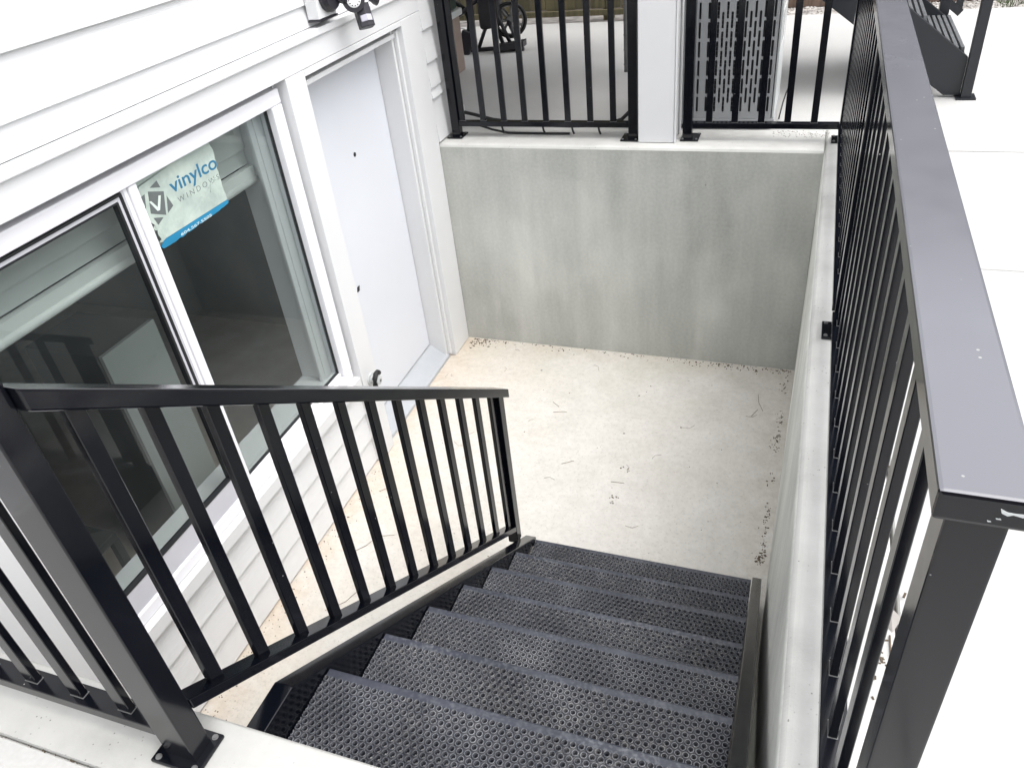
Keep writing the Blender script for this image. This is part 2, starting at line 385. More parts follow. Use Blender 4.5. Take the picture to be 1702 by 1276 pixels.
# ------------------------------------------------------------------ setting: floors and ground
tag(MB().box(-0.075, 2.30, -3.75, 0.12, -0.12, 0.0).build("pit_floor", M_FLOOR), kind="structure")
def sheet(name, polys, z0, z1, mat):
    mb = MB()
    for (x0, x1, y0, y1) in polys: mb.box(x0, x1, y0, y1, z0, z1)
    return mb.build(name, mat)
JY = [0.05, -1.225]                                           # cut joints of the patio slabs
pat = MB()
g = 0.008
for (y0, y1) in ((JY[0] + g, 3.32), (JY[1] + 0.004, JY[0] - g), (-8.0, JY[1] - 0.004)):
    pat.box(2.395, 9.0, y0, y1, GP - 0.15, GP)
pat.box(-4.5, 2.391, 0.32, 3.32, GP - 0.15, GP)
pat.box(-0.055, 2.391, -8.0, -3.7745, GP - 0.15, GP)
tag(pat.build("patio", M_PATIO, bevel=0.004, seg=1), kind="structure")
tag(MB().box(-60, 60, -60, 60, GP - 0.45, GP - 0.40).build("ground", M_SOIL), kind="structure") if False else None
gm = MB()
for (x0, x1, y0, y1) in ((-60, 60, 0.4, 60), (-60, 60, -60, -3.8), (2.45, 60, -3.8, 0.4), (-60, -4.2, -3.8, 0.4)):
    gm.box(x0, x1, y0, y1, GP - 0.3, GP - 0.06)
tag(gm.build("ground", M_SOIL), kind="structure")
tag(MB().box(2.35, 2.44, -3.78, 3.3, GP - 0.12, GP - 0.03).build("joint_filler", M_JOINT), kind="structure")

# concrete walls of the sunken entry
bw = MB(); bw.prism([(0.0, -0.12), (0.0, H - 0.018), (0.006, H - 0.006), (0.018, H), (0.31, H), (0.31, -0.12)], 'x', -0.05, 2.172)
tag(bw.build("retaining_wall", M_WALL), "grey concrete back wall of the sunken entry, facing the steps", "wall")
# right wall: inner face leans a little inwards at the foot, top edge is rounded
rb = bmesh.new()
rows = []
for y in (0.33, 0.0, -0.9, -1.8, -2.7, -3.604, -3.78):
    t = max(0.0, min(1.0, -y / 1.7))
    xb = 2.172 - 0.035 * t; xt = 2.176 - 0.012 * t
    prof = [(xb, -0.12), (xb, 0.0), (xb + (xt - xb) * 0.6, H * 0.6), (xt - 0.004, H - 0.030), (xt + 0.001, H - 0.012), (xt + 0.012, H - 0.002), (xt + 0.022, H), (2.375, H), (2.385, H - 0.01), (2.385, -0.12)]
    rows.append([rb.verts.new((px, y, pz)) for px, pz in prof])
for A, B in zip(rows, rows[1:]):
    for i in range(len(A)): rb.faces.new([A[i], A[(i + 1) % len(A)], B[(i + 1) % len(A)], B[i]])
rb.faces.new(rows[0]); rb.faces.new(list(reversed(rows[-1])))
mb = MB(); mb.bm.free(); mb.bm = rb
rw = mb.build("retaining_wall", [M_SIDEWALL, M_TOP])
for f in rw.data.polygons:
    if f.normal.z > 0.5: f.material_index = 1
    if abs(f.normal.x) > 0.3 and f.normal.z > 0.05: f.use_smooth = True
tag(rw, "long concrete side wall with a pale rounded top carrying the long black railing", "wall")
nw = MB(); nw.prism([(-3.604, -0.12), (-3.604, H - 0.008), (-3.610, H - 0.001), (-3.614, H), (-3.772, H), (-3.772, -0.12)], 'x', -0.06, 2.10)
tag(nw.build("retaining_wall", M_HEADTOP), "pale concrete wall strip at the head of the steps under the left post", "wall")
for f in bw_ob.data.polygons if False else []: pass
bwo = [o for o in C.objects if o.get("label", "").startswith("grey concrete back wall")][0]
bwo.data.materials.append(M_TOP)
for f in bwo.data.polygons:
    if f.normal.z > 0.3: f.material_index = 1

# ------------------------------------------------------------------ house
house = thing("house", "white house with horizontal lap siding, a window and a basement door beside the steps", "house", (-0.06, -1.5, 0))
YN, YC, ZE = -7.0, 0.235, 5.6                                # near end, far corner, eaves
core = MB()
XI, XO = -0.27, -0.085
WY0, WY1, WZ0, WZ1 = -3.15, -1.375, 0.60, 2.134                # window opening
DY0, DY1, DZ1 = -1.215, -0.24, 2.104                           # door opening
core.box(XI, XO, YN, YC - 0.02, WZ1, ZE); core.box(XI, XO, YN, WY0, -0.1, WZ1); core.box(XI, XO, WY0, WY1, -0.1, WZ0)
core.box(XI, XO, WY1, DY0, -0.1, WZ1); core.box(XI, XO, DY1, YC - 0.02, -0.1, WZ1)
core.box(-6.0, XI, YC - 0.2, YC - 0.02, -0.1, ZE)               # the wall that faces the patio
core.build("wall", M_TRIM, house)
MB().box(-7.0, 0.35, YN, 0.6, ZE, ZE + 0.2).build("roof", M_ROOF, house)
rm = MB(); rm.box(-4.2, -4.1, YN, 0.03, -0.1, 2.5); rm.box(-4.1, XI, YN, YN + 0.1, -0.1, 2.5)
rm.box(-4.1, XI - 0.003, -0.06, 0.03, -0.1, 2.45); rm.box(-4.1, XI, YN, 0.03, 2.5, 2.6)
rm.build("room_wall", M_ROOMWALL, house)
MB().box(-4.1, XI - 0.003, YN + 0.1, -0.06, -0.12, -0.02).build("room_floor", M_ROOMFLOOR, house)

EXPO = 0.168
def board(y0, y1, z0, z1, xb=-0.050, th=0.009):
    """a lap board: thick at its lower edge, tucked under the board above"""
    mb = MB(); mb.prism([(xb + 0.002, z0), (xb + 0.002, z0 + 0.002), (xb - 0.016, z1 + 0.012), (xb - 0.027, z1 + 0.012), (xb - 0.010, z0)], 'y', y0, y1)
    # prism over 'y' takes (x, z)
    return mb.build("siding_board", M_SIDING, house)
z = 2.361 - 0.076
board(YN, YC - 0.016, 2.272, 2.361 - 0.002)
z = 2.361
while z < ZE - 0.1:
    board(YN, YC - 0.016, z, z + EXPO); z += EXPO
zs = [0.012, 0.172, 0.345]
for a, b in zip(zs, [0.172, 0.345, 0.520]): board(YN + 3.3, -1.362, a, b, -0.052)
for i in range(13):                                             # left of the window
    a = 0.520 + i * EXPO
    if a < 2.1: board(YN, -4.602, a, min(a + EXPO, 2.22), -0.052)
# narrow courses between the door trim and the far corner
for a, b in ((1.40, 1.655), (1.655, 1.715), (1.715, 1.855), (1.855, 2.030), (2.030, 2.215)):
    board(-0.0045, YC - 0.016, a, b, -0.013)
TX = -0.020                                                    # face of the trim
def trim(name, x0, x1, y0, y1, z0, z1, bv=0.003):
    return MB().box(x0, x1, y0, y1, z0, z1).build(name, M_TRIM, house, bevel=bv)
trim("head_trim", -0.084, TX, YN, -0.004, WZ1, 2.236)
trim("drip_cap", -0.084, -0.004, YN, -0.004, 2.2385, 2.268, 0.004)
trim("casing", -0.084, TX + 0.002, -1.362, DY0, 0.004, WZ1 - 0.002)
trim("casing", -0.084, TX + 0.002, DY1, -0.005, 0.004, WZ1 - 0.002)
trim("door_head_trim", -0.084, TX + 0.001, DY0 + 0.002, DY1 - 0.002, DZ1, WZ1 - 0.002)
trim("corner_board", -0.084, -0.018, YC - 0.014, YC + 0.012, 1.42, ZE)
trim("side_panel", -0.084, TX, -4.6, -3.165, 0.522, WZ1 - 0.002)
trim("window_apron", -0.084, TX - 0.004, -3.163, -1.364, 0.535, 0.598)
trim("apron_drip", -0.084, TX - 0.014, -3.163, -1.364, 0.520, 0.533)

# door: slab, frame layers, threshold, hardware holes
door = MB().box(-0.225, -0.182, DY0 + 0.012, -0.287, 0.105, 2.062).build("door", M_DOOR, house, bevel=0.002)
def sub(mb, name, mat, parent, bv=0.0): return mb.build(name, mat, parent, bevel=bv)
fr = MB()
fr.box(-0.26, -0.068, -0.283, DY1 - 0.001, 0.02, 2.086); fr.box(-0.066, -0.046, -0.262, DY1 - 0.001, 0.02, 2.086)
fr.box(-0.26, -0.046, DY0 + 0.001, -0.284, 2.056, 2.078); fr.box(-0.26, -0.070, DY0 + 0.001, DY0 + 0.010, 0.02, 2.062)
sub(fr, "door_frame", M_TRIM, door, 0.003)
MBt = MB(); MBt.prism([(-0.055, 0.0), (-0.055, 0.022), (-0.075, 0.030), (-0.175, 0.095), (-0.26, 0.10), (-0.26, 0.0)], 'y', DY0 + 0.012, -0.265)
sub(MBt, "threshold", M_SILLMETAL, door, 0.002)
k = MB(); k.lathe([(0.012, 0), (0.012, 0.002), (0.008, 0.003)], (-0.182, -0.701, 1.570), (1, 0, 0), 14); sub(k, "peephole", M_GASKET, door)
k = MB(); k.obox((-0.181, -0.962, 0.899), (1, 0, 0), (0, 1, 0), (0, 0.35, 1), 0.003, 0.011, 0.014); sub(k, "latch_hole", M_GASKET, door)
k = MB(); k.lathe([(0.032, 0), (0.032, 0.004), (0.024, 0.010), (0.0, 0.012)], (-0.182, -1.095, 1.124), (1, 0, 0), 20); sub(k, "deadbolt_cover", M_VINYL, door)

# window: outer frame, fixed pane on the right, sliding sash on the left
win = MB()
FY0, FY1, GZ0, GZ1 = WY0 + 0.002, WY1 - 0.002, 0.690, 2.042
win.box(-0.130, -0.056, FY0, FY1, GZ1, WZ1 - 0.030); win.box(-0.130, -0.055, FY0, FY1, WZ0 + 0.002, 0.655)
win.box(-0.130, -0.055, -1.452, FY1, 0.657, GZ1 - 0.002); win.box(-0.130, -0.055, FY0, -3.085, 0.657, GZ1 - 0.002)
win.box(-0.130, -0.062, -2.318, -2.278, 0.657, GZ1 - 0.002)       # meeting stile
win = win.build("window", M_VINYL, house, bevel=0.006)
st = MB(); st.box(-0.126, -0.074, -2.276, -1.454, 0.657, 0.676); st.box(-0.124, -0.070, -2.336, -2.320, 0.657, GZ1 - 0.002)
sub(st, "stop_bead", M_VINYL, win, 0.003)
gk = MB(); gk.box(-0.100, -0.086, -1.460, -1.453, 0.677, GZ1 - 0.003); gk.box(-0.100, -0.086, -2.276, -1.460, 0.677, 0.684)
gk.box(-0.100, -0.086, -2.276, -1.460, GZ1 - 0.007, GZ1 - 0.003); gk.box(-0.090, -0.064, -2.362, -2.352, 0.772, 2.026)
gk.box(-0.090, -0.064, -3.07, -2.352, 2.026, 2.034); gk.box(-0.090, -0.064, -3.07, -2.352, 0.764, 0.772)
gk.box(-0.088, -0.066, -2.386, -2.376, 0.776, 2.010); gk.box(-0.088, -0.066, -3.06, -2.386, 2.006, 2.012)
sub(gk, "gasket", M_GASKET, win)
ss = MB(); ss.box(-0.100, -0.068, -2.376, -2.3625, 0.772, 2.026); ss.box(-0.100, -0.068, -3.07, -2.376, 2.012, 2.026)
ss.box(-0.100, -0.066, -3.084, -2.338, 0.657, 0.762); ss.box(-0.100, -0.068, -3.084, -3.062, 0.764, 2.038)
ss.box(-0.100, -0.068, -2.351, -2.338, 0.764, 2.038)
sub(ss, "sash", M_VINYL_DULL, win, 0.002)
sub(MB().box(-0.096, -0.090, -2.277, -1.459, 0.679, GZ1 - 0.005), "pane", M_GLASS, win)
sub(MB().box(-0.084, -0.078, -3.066, -2.380, 0.766, 2.016), "pane", M_GLASS, win)
rv = MB(); rv.box(-0.28, -0.132, -1.505, WY1 - 0.004, WZ0 + 0.006, WZ1 - 0.006); rv.box(-0.28, -0.132, WY0 + 0.004, -1.507, WZ0 + 0.006, 0.672)
rv.box(-0.28, -0.132, WY0 + 0.004, -1.507, 2.06, WZ1 - 0.006); rv.box(-0.28, -0.132, WY0 + 0.004, -3.10, 0.674, 2.058)
rv.box(-0.150, -0.134, -1.540, -1.507, 0.674, 2.058)
sub(rv, "reveal", M_VINYL, win, 0.004)

# roller blind behind the glass
bl = thing("window_blind", "pale roller blind partly drawn down inside the basement window, with a white bottom bar", "blind", (-0.21, -2.3, 1.74))
MB().box(-0.222, -0.216, -3.09, -1.512, 1.822, 2.058).build("fabric", M_BLIND, bl)
MB().box(-0.226, -0.200, -3.09, -1.512, 1.888, 2.057).build("cassette", M_BLIND, bl, bevel=0.006)
hb = MB(); hb.box(-0.222, -0.190, -3.09, -1.511, 1.765, 1.814); hb.tube([(-0.196, -3.09, 1.756), (-0.196, -1.511, 1.756)], 0.017, 12)
hb.build("bottom_bar", M_HEM, bl)

# what can be made out inside the room
dk = thing("cabinet", "grey fronted cabinet standing in the dark room behind the left window pane", "cabinet", (-0.8, -2.13, -0.02))
MB().box(-1.05, -0.622, -2.29, -1.98, -0.02, 1.26).build("carcass", M_DARKWOOD, dk)
MB().box(-0.620, -0.600, -2.295, -1.975, 0.05, 1.265).build("front_panel", M_DESK, dk)
ch = thing("chair", "dark wooden chair seen dimly through the lower left window pane", "chair", (-0.9, -2.75, -0.02))
MB().box(-1.10, -0.70, -2.95, -2.55, 0.42, 0.46).build("seat", M_DARKWOOD, ch, bevel=0.005)
lg = MB().box(-1.10, -1.065, -2.95, -2.915, -0.02, 0.418).build("leg", M_DARKWOOD, ch)
for (x, y) in ((-0.7175, -2.9325), (-1.0825, -2.5675), (-0.7175, -2.5675)): rep(lg, (x, y, -0.02))
MB().box(-1.10, -1.075, -2.95, -2.55, 0.60, 0.92).build("backrest", M_DARKWOOD, ch, bevel=0.005)

# sticker on the right-hand pane: plan (y, z) read off the pane, wrinkled and torn
SX = -0.0885
stk = thing("window_sticker", "torn pale green window maker's sticker with blue lettering on the fixed pane", "sticker", (SX, -2.05, 1.79))
def edge(a, b, n, jit):
    return [(a[0] + (b[0] - a[0]) * i / n + random.uniform(-jit, jit), a[1] + (b[1] - a[1]) * i / n + random.uniform(-jit, jit)) for i in range(n)]
out = edge((-2.272, 2.034), (-1.860, 2.036), 8, 0.001) + edge((-1.850, 2.034), (-1.838, 1.995), 4, 0.002) + edge((-1.836, 1.99), (-1.846, 1.93), 5, 0.003) \
    + edge((-1.846, 1.93), (-1.851, 1.80), 9, 0.004) + [(-1.846, 1.7995)] + [(-2.218, 1.8045)] + edge((-2.232, 1.80), (-2.246, 1.80), 2, 0.003) + edge((-2.246, 1.80), (-2.262, 2.03), 30, 0.010)
def poly_sheet(poly, x, th, name, mat, parent):
    mb = MB(); mb.prism(poly, 'x', x, x + th); return mb.build(name, mat, parent)
sheet_ob = poly_sheet(out, SX, 0.0012, "paper_sheet", M_PAPER, stk)
band = [(-2.214, 1.8035), (-1.8465, 1.7990), (-1.842, 1.796), (-1.8445, 1.785)] + edge((-1.850, 1.782), (-2.225, 1.772), 26, 0.0022) + [(-2.245, 1.776), (-2.254, 1.787), (-2.232, 1.800)]
poly_sheet(band, SX, 0.0012, "blue_band", M_PBLUE, stk)
PX = SX + 0.0013
for nm, pl in (("logo_square", [(-2.220, 1.984), (-2.150, 1.957), (-2.178, 1.878), (-2.243, 1.911)]),
               ("logo_triangle", [(-2.164, 2.003), (-2.206, 1.992), (-2.158, 1.975)]), ("logo_triangle", [(-2.144, 1.938), (-2.130, 1.894), (-2.167, 1.880)]),
               ("logo_triangle", [(-2.239, 1.893), (-2.194, 1.876), (-2.229, 1.862)]), ("logo_triangle", [(-2.238, 1.982), (-2.262, 1.978), (-2.252, 1.942)])):
    poly_sheet(pl, PX, 0.0004, nm, M_PGREY, stk)
poly_sheet([(-2.232, 1.951), (-2.222, 1.949), (-2.203, 1.919), (-2.181, 1.953), (-2.170, 1.950), (-2.198, 1.905), (-2.210, 1.907)], PX + 0.0006, 0.0004, "logo_letter", M_PWHITE, stk)
def letters(txt, name, y0, y1, zb, size, mat, x, bold=0.0, rot=0.0):
    cu = bpy.data.curves.new(name, 'FONT'); cu.body = txt; cu.size = 1.0; cu.offset = bold; cu.extrude = 0.002
    tmp = bpy.data.objects.new("tmp", cu); C.objects.link(tmp); bpy.context.view_layer.update()
    me = bpy.data.meshes.new_from_object(tmp.evaluated_get(bpy.context.evaluated_depsgraph_get()))
    bpy.data.objects.remove(tmp); bpy.data.curves.remove(cu)
    xs = [v.co.x for v in me.vertices]; wd = max(xs) - min(xs); x0 = min(xs); sx = (y1 - y0) / wd
    ys = [v.co.y for v in me.vertices]; capb = size / 1.0
    for v in me.vertices:
        a = (v.co.x - x0) * sx; b = v.co.y * size
        v.co = (v.co.z * 0.15, a, b + a * rot)
    me.materials.clear(); me.materials.append(mat); me.name = name
    return put(name, me, (x, y0, zb), stk)
letters("vinylco", "blue_lettering", -2.115, -1.842, 1.934, 0.073, M_PBLUE2, PX, 0.012, -0.01)
letters("W I N D O W S", "grey_lettering", -2.098, -1.852, 1.890, 0.030, M_PGREY, PX, -0.012, -0.01)
letters("604.567.5505", "white_lettering", -2.144, -1.958, 1.7785, 0.0150, M_PWHITE, PX, 0.004, -0.006)
for a, b in (((-1.93, 1.878), (-1.872, 1.905)), ((-1.925, 1.862), (-1.905, 1.888)), ((-1.90, 1.888), (-1.866, 1.896))):
    mbw = MB(); mbw.tube([(PX, a[0], a[1]), (PX + 0.002, (a[0] + b[0]) / 2, (a[1] + b[1]) / 2 + 0.003), (PX, b[0], b[1])], 0.0014, 6); mbw.build("crease", M_PAPER, stk)

# flood light with motion sensor above the door
fl = thing("security_light", "black twin-head security light with motion sensor over the basement door", "light", (0.0, -0.93, 2.30))
MB().box(-0.046, 0.012, -1.05, -0.90, 2.300, 2.50).build("mounting_block", M_TRIM, fl, bevel=0.004)
MB().box(-0.046, 0.016, -1.053, -0.897, 2.291, 2.298).build("block_sill", M_LAMPBLACK, fl)
k = MB(); k.lathe([(0.072, 0), (0.072, 0.018), (0.060, 0.034), (0.0, 0.036)], (0.013, -0.955, 2.385), (1, 0, 0), 28); k.build("base", M_LAMPBLACK, fl)
def head(c, dirn, nm="lamp_head"):
    c = Vector(c); dv = Vector(dirn).normalized()
    k = MB(); k.lathe([(0.022, -0.055), (0.034, -0.030), (0.050, 0.0), (0.054, 0.014), (0.048, 0.014)], c, dv, 24); hd = k.build(nm, M_LAMPBLACK, fl)
    u = dv.cross(Vector((0, 0, 1))).normalized(); v = dv.cross(u)
    for cc in (c + v * 0.0,):
        k = MB(); k.lathe([(0.034, 0.0), (0.034, 0.017), (0.027, 0.020), (0.0, 0.021)], cc, dv, 20); k.build("lens", M_LED, hd)
        k = MB()
        for q in range(12):
            a = 2 * math.pi * q / 12; pc = cc + (u * math.cos(a) + v * math.sin(a)) * 0.025 + dv * 0.0205
            k.lathe([(0.0028, 0), (0.0028, 0.002)], pc, dv, 6)
        k.build("led_dot", M_GASKET, hd)
    return hd
head((0.085, -0.865, 2.345), (0.66, -0.55, 0.05)); head((0.085, -0.655, 2.335), (0.6, 0.6, -0.25))
k = MB(); k.tube([(0.045, -0.945, 2.375), (0.06, -0.925, 2.36), (0.075, -0.905, 2.345)], 0.012, 8); k.build("arm", M_LAMPBLACK, fl)
sa = Vector((0.30, -0.25, -1.0)).normalized(); sx_ = Vector((0.7, -0.6, 0.36)); sx_ = (sx_ - sa * sx_.dot(sa)).normalized(); sy_ = sa.cross(sx_)
def hexprism(c, r, r2, h0, h1):
    mb = MB(); c = Vector(c)
    P = [(r, 0), (r * 0.55, r2), (-r * 0.75, r2), (-r, r2 * 0.6), (-r, -r2 * 0.6), (-r * 0.75, -r2), (r * 0.55, -r2)]
    A = [mb.bm.verts.new(c + sx_ * p[0] + sy_ * p[1] + sa * h0) for p in P]; B = [mb.bm.verts.new(c + sx_ * p[0] + sy_ * p[1] + sa * h1) for p in P]; n = len(P)
    mb.bm.faces.new(A); mb.bm.faces.new(B)
    for i in range(n): mb.bm.faces.new([A[i], A[(i + 1) % n], B[(i + 1) % n], B[i]])
    return mb
sen = hexprism((0.10, -0.815, 2.265), 0.033, 0.034, -0.052, 0.050).build("motion_sensor", M_LAMPBLACK, fl, bevel=0.004)
hexprism((0.106, -0.820, 2.268), 0.0325, 0.027, 0.000, 0.028).build("sensor_lens", M_LENS, sen, bevel=0.003)
k = MB(); k.tube([(0.045, -0.93, 2.36), (0.07, -0.87, 2.33), (0.09, -0.83, 2.31)], 0.011, 8); k.build("sensor_arm", M_LAMPBLACK, fl)

# outdoor tap on the casing between window and door
tp = thing("outdoor_tap", "small grey tap with a black handle on the white casing between window and door", "tap", (-0.018, -1.31, 0.52))
k = MB(); k.lathe([(0.036, 0), (0.036, 0.008), (0.024, 0.012), (0.020, 0.034), (0.026, 0.038), (0.026, 0.056), (0.010, 0.060)], (-0.0185, -1.285, 0.530), (1, 0, 0), 22); k.build("body", M_ACPALE, tp)
k = MB(); k.lathe([(0.008, 0), (0.008, 0.004), (0.0, 0.006)], (0.0415, -1.285, 0.530), (1, 0, 0), 10); k.build("screw", M_STEEL, tp)
k = MB(); k.tube([(0.030, -1.322, 0.490), (0.034, -1.332, 0.530), (0.034, -1.326, 0.562), (0.034, -1.305, 0.582), (0.032, -1.280, 0.580), (0.030, -1.266, 0.566)], 0.014, 10); k.build("handle", M_RUBBER, tp)

# ------------------------------------------------------------------ metal staircase
st = thing("metal_staircase", "black steel staircase with perforated treads going down to the pit floor", "staircase", (1.58, -2.7, 0))
TX0, TX1, TD = 1.094, 2.070, 0.268
def tread_mesh():
    p = 0.0194; row = p * math.sqrt(3) / 2; bm = bmesh.new(); n = 12
    Wd = TX1 - TX0; y_hi = TD - 0.020
    prof = [(0.0087, 0.0), (0.0081, 0.0024), (0.0073, 0.0036), (0.0064, 0.0032), (0.0052, 0.0006), (0.0040, -0.0004), (0.0030, -0.0022), (0.0026, -0.0065)]
    nr = int(y_hi / row) + 2; nc = int(Wd / p) + 2
    cache = {}
    def hv(x, y):
        kx = (round(x * 1e5), round(y * 1e5))
        if kx not in cache: cache[kx] = bm.verts.new((x, y, 0))
        return cache[kx]
    for r in range(nr):
        cy = y_hi - row * (r + 0.62)
        for c in range(-1, nc):
            cx = (c + (0.5 if r % 2 else 0.0)) * p + 0.006
            if cx > Wd - 0.010 and r % 4 == 0 and False: continue
            ring = []
            for k in range(n):
                a = math.pi / 6 * k
                rad = (p / math.sqrt(3)) if k % 2 == 1 else p / 2
                ring.append(hv(cx + rad * math.cos(a), cy + rad * math.sin(a)))
            prev = ring
            for ip, (rr, zz) in enumerate(prof):
                cur = [bm.verts.new((cx + rr * math.cos(math.pi / 6 * k), cy + rr * math.sin(math.pi / 6 * k), zz)) for k in range(n)]
                for k in range(n):
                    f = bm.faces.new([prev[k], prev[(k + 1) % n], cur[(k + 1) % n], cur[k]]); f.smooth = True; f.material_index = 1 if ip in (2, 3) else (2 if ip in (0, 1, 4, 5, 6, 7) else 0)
                prev = cur
    def cut(co, no):
        gm = bm.verts[:] + bm.edges[:] + bm.faces[:]
        bmesh.ops.bisect_plane(bm, geom=gm, plane_co=co, plane_no=no, clear_outer=True)
    cut((0, 0, 0), (-1, 0, 0)); cut((Wd, 0, 0), (1, 0, 0)); cut((0, 0, 0), (0, -1, 0)); cut((0, y_hi - 0.004, 0), (0, 1, 0))
    # smooth nosing strip rolled down at the front, short return at the back
    pr = [(y_hi - 0.004, 0.0), (TD - 0.006, 0.0), (TD - 0.002, -0.0015), (TD, -0.006), (TD, -0.040), (TD - 0.012, -0.040)]
    A = [bm.verts.new((0, a, b)) for a, b in pr]; B = [bm.verts.new((Wd, a, b)) for a, b in pr]
    for i in range(len(pr) - 1): bm.faces.new([A[i], A[i + 1], B[i + 1], B[i]]).smooth = i in (1, 2)
    q = [bm.verts.new((0, 0, 0)), bm.verts.new((Wd, 0, 0)), bm.verts.new((Wd, 0, -0.038)), bm.verts.new((0, 0, -0.038))]; bm.faces.new(q)
    for x in (0, Wd):
        q = [bm.verts.new((x, 0, 0)), bm.verts.new((x, TD, 0 - 0.003)), bm.verts.new((x, TD, -0.012)), bm.verts.new((x, 0, -0.012))]; bm.faces.new(q)
    me = bpy.data.meshes.new("tread"); bm.to_mesh(me); bm.free(); 
    for mt in (M_TREAD, M_TREADRIM, M_TREADDARK): me.materials.append(mt)
    return me
tm = tread_mesh()
for i in range(7):
    yn = NOSE1 + RUN * i; zt = H - RISE * (i + 1)
    put("tread", tm, (TX0, yn - TD, zt), st)
def nl(y, off): return H - RISE - (y - NOSE1) / RUN * RISE + off          # height above the line of nosings
top_off = 0.012
ye = -1.868
prof = [(-3.602, 1.315), (-3.462, 1.315), (-3.452, nl(-3.452, top_off))]
prof = [(-3.602, 1.312), (-3.458, 1.312), (ye, nl(ye, top_off)), (ye, 0.004), (ye - 0.30, 0.004), (-3.602, 0.96)]
MB().prism(prof, 'x', 1.040, 1.090).build("stringer", M_BLACK, st, bevel=0.003)
MB().prism(prof, 'x', 2.074, 2.112).build("stringer", M_BLACK, st, bevel=0.003)

# ------------------------------------------------------------------ railings
PW, PT = 0.034, 0.016                                           # picket: wide along the rail, thin across
def plate(parent, cx, cy, hx=0.052, hy=0.052, z=H):
    b = MB().box(cx - hx, cx + hx, cy - hy, cy + hy, z + 0.001, z + 0.010).build("base_plate", M_BLACK, parent, bevel=0.003)
    for i, (sx, sy) in enumerate(((-1, -1), (1, -1), (1, 1), (-1, 1))):
        k = MB(); k.lathe([(0.0070, 0), (0.0070, 0.0015), (0.0048, 0.0018), (0.0048, 0.005), (0.0, 0.0055)], (cx + sx * hx * 0.76, cy + sy * hy * 0.76, z + 0.010), (0, 0, 1), 10)
        k.build("bolt", M_STEEL, b)
    return b
# stair railing
sr = thing("stair_railing", "black sloping railing down the open side of the perforated steps", "railing", (1.02, -2.8, H))
MB().box(0.962, 1.040, -3.708, -3.658, H + 0.008, 2.47).build("post", M_BLACK, sr, bevel=0.003)
plate(sr, 1.000, -3.686, 0.060, 0.046)
MB().box(0.995, 1.042, -1.972, -1.925, nl(-1.95, 0.005), nl(-1.95, 0.84)).build("post", M_BLACK, sr, bevel=0.003)
tr = MB()
def sloped(x0, x1, y0, y1, o0, o1):
    return MB().prism([(y0, nl(y0, o0)), (y1, nl(y1, o0)), (y1, nl(y1, o1)), (y0, nl(y0, o1))], 'x', x0, x1)
sloped(0.985, 1.060, -3.657, -1.905, 0.829, 0.871).build("top_rail", M_BLACK, sr, bevel=0.004)
sloped(0.997, 1.042, -3.657, -1.973, 0.066, 0.097).build("bottom_rail", M_BLACK, sr, bevel=0.002)
pk = MB(); pk.prism([(-PW / 2, RISE / RUN * PW / 2), (PW / 2, -RISE / RUN * PW / 2), (PW / 2, 0.748 - RISE / RUN * PW / 2), (-PW / 2, 0.748 + RISE / RUN * PW / 2)], 'x', -PT / 2, PT / 2)
pme = pk.mesh("picket", M_BLACK, 0.0015, 1)
def weld(parent, me): pass
for i in range(13):
    yc = -3.571 + 0.1306 * i
    if yc < -2.0: put("picket", pme, (1.0195, yc, nl(yc, 0.090)), sr)

def vpicket(along, h):
    mb = MB(); a, b = (PW / 2, PT / 2) if along == 'x' else (PT / 2, PW / 2)
    mb.box(-a, a, -b, b, 0, h); me = mb.mesh("picket", M_BLACK, 0.0015, 1)
    bm = bmesh.new(); bm.from_mesh(me); n0 = len(bm.faces); m2 = MB(); m2.bm.free(); m2.bm = bm; e_ = 0.0013
    m2.box(-a - e_, a + e_, -b - e_, b + e_, 0.0002, 0.0022)               # pale sealant bead at the foot
    bm.faces.ensure_lookup_table()
    for f in bm.faces[n0:]: f.material_index = 1
    bm.to_mesh(me); bm.free(); me.materials.append(M_BEAD); return me
RAILTOP = 2.40
# guard along the head of the pit, from the post to the house wall
gr = thing("guard_railing", "short black guard railing between the tall post and the white house wall", "railing", (0.45, -3.685, H))
MB().box(-0.018, 0.960, -3.712, -3.660, RAILTOP - 0.035, RAILTOP).build("top_rail", M_BLACK, gr, bevel=0.004)
MB().box(-0.018, 0.960, -3.706, -3.662, 1.455, 1.484).build("bottom_rail", M_BLACK, gr, bevel=0.002)
pm = vpicket('x', RAILTOP - 0.037 - 1.483)
for i in range(7): put("picket", pm, (0.880 - 0.1305 * i, -3.684, 1.4835), gr)
# long railing on the side wall
lr = thing("long_railing", "long black railing with a broad flat cap along the right side wall", "railing", (2.26, -1.8, H))
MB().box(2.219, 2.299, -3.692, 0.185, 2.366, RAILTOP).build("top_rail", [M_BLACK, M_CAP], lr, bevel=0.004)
for f in lr.children[-1].data.polygons:                           # painted sky sheen and dust flecks, on the upward face only
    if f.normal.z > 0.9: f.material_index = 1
MB().box(2.226, 2.274, -3.628, -1.815, 1.455, 1.484).build("bottom_rail", M_BLACK, lr, bevel=0.002)
MB().box(2.226, 2.274, -1.763, 0.125, 1.455, 1.484).build("bottom_rail", M_BLACK, lr, bevel=0.002)
for (y0, y1) in ((-3.679, -3.630), (-1.814, -1.764), (0.126, 0.176)):
    MB().box(2.233, 2.284, y0, y1, H + 0.008, 2.365).build("post", M_BLACK, lr, bevel=0.003)
    plate(lr, 2.256, (y0 + y1) / 2, 0.054, 0.054)
random.seed(5)
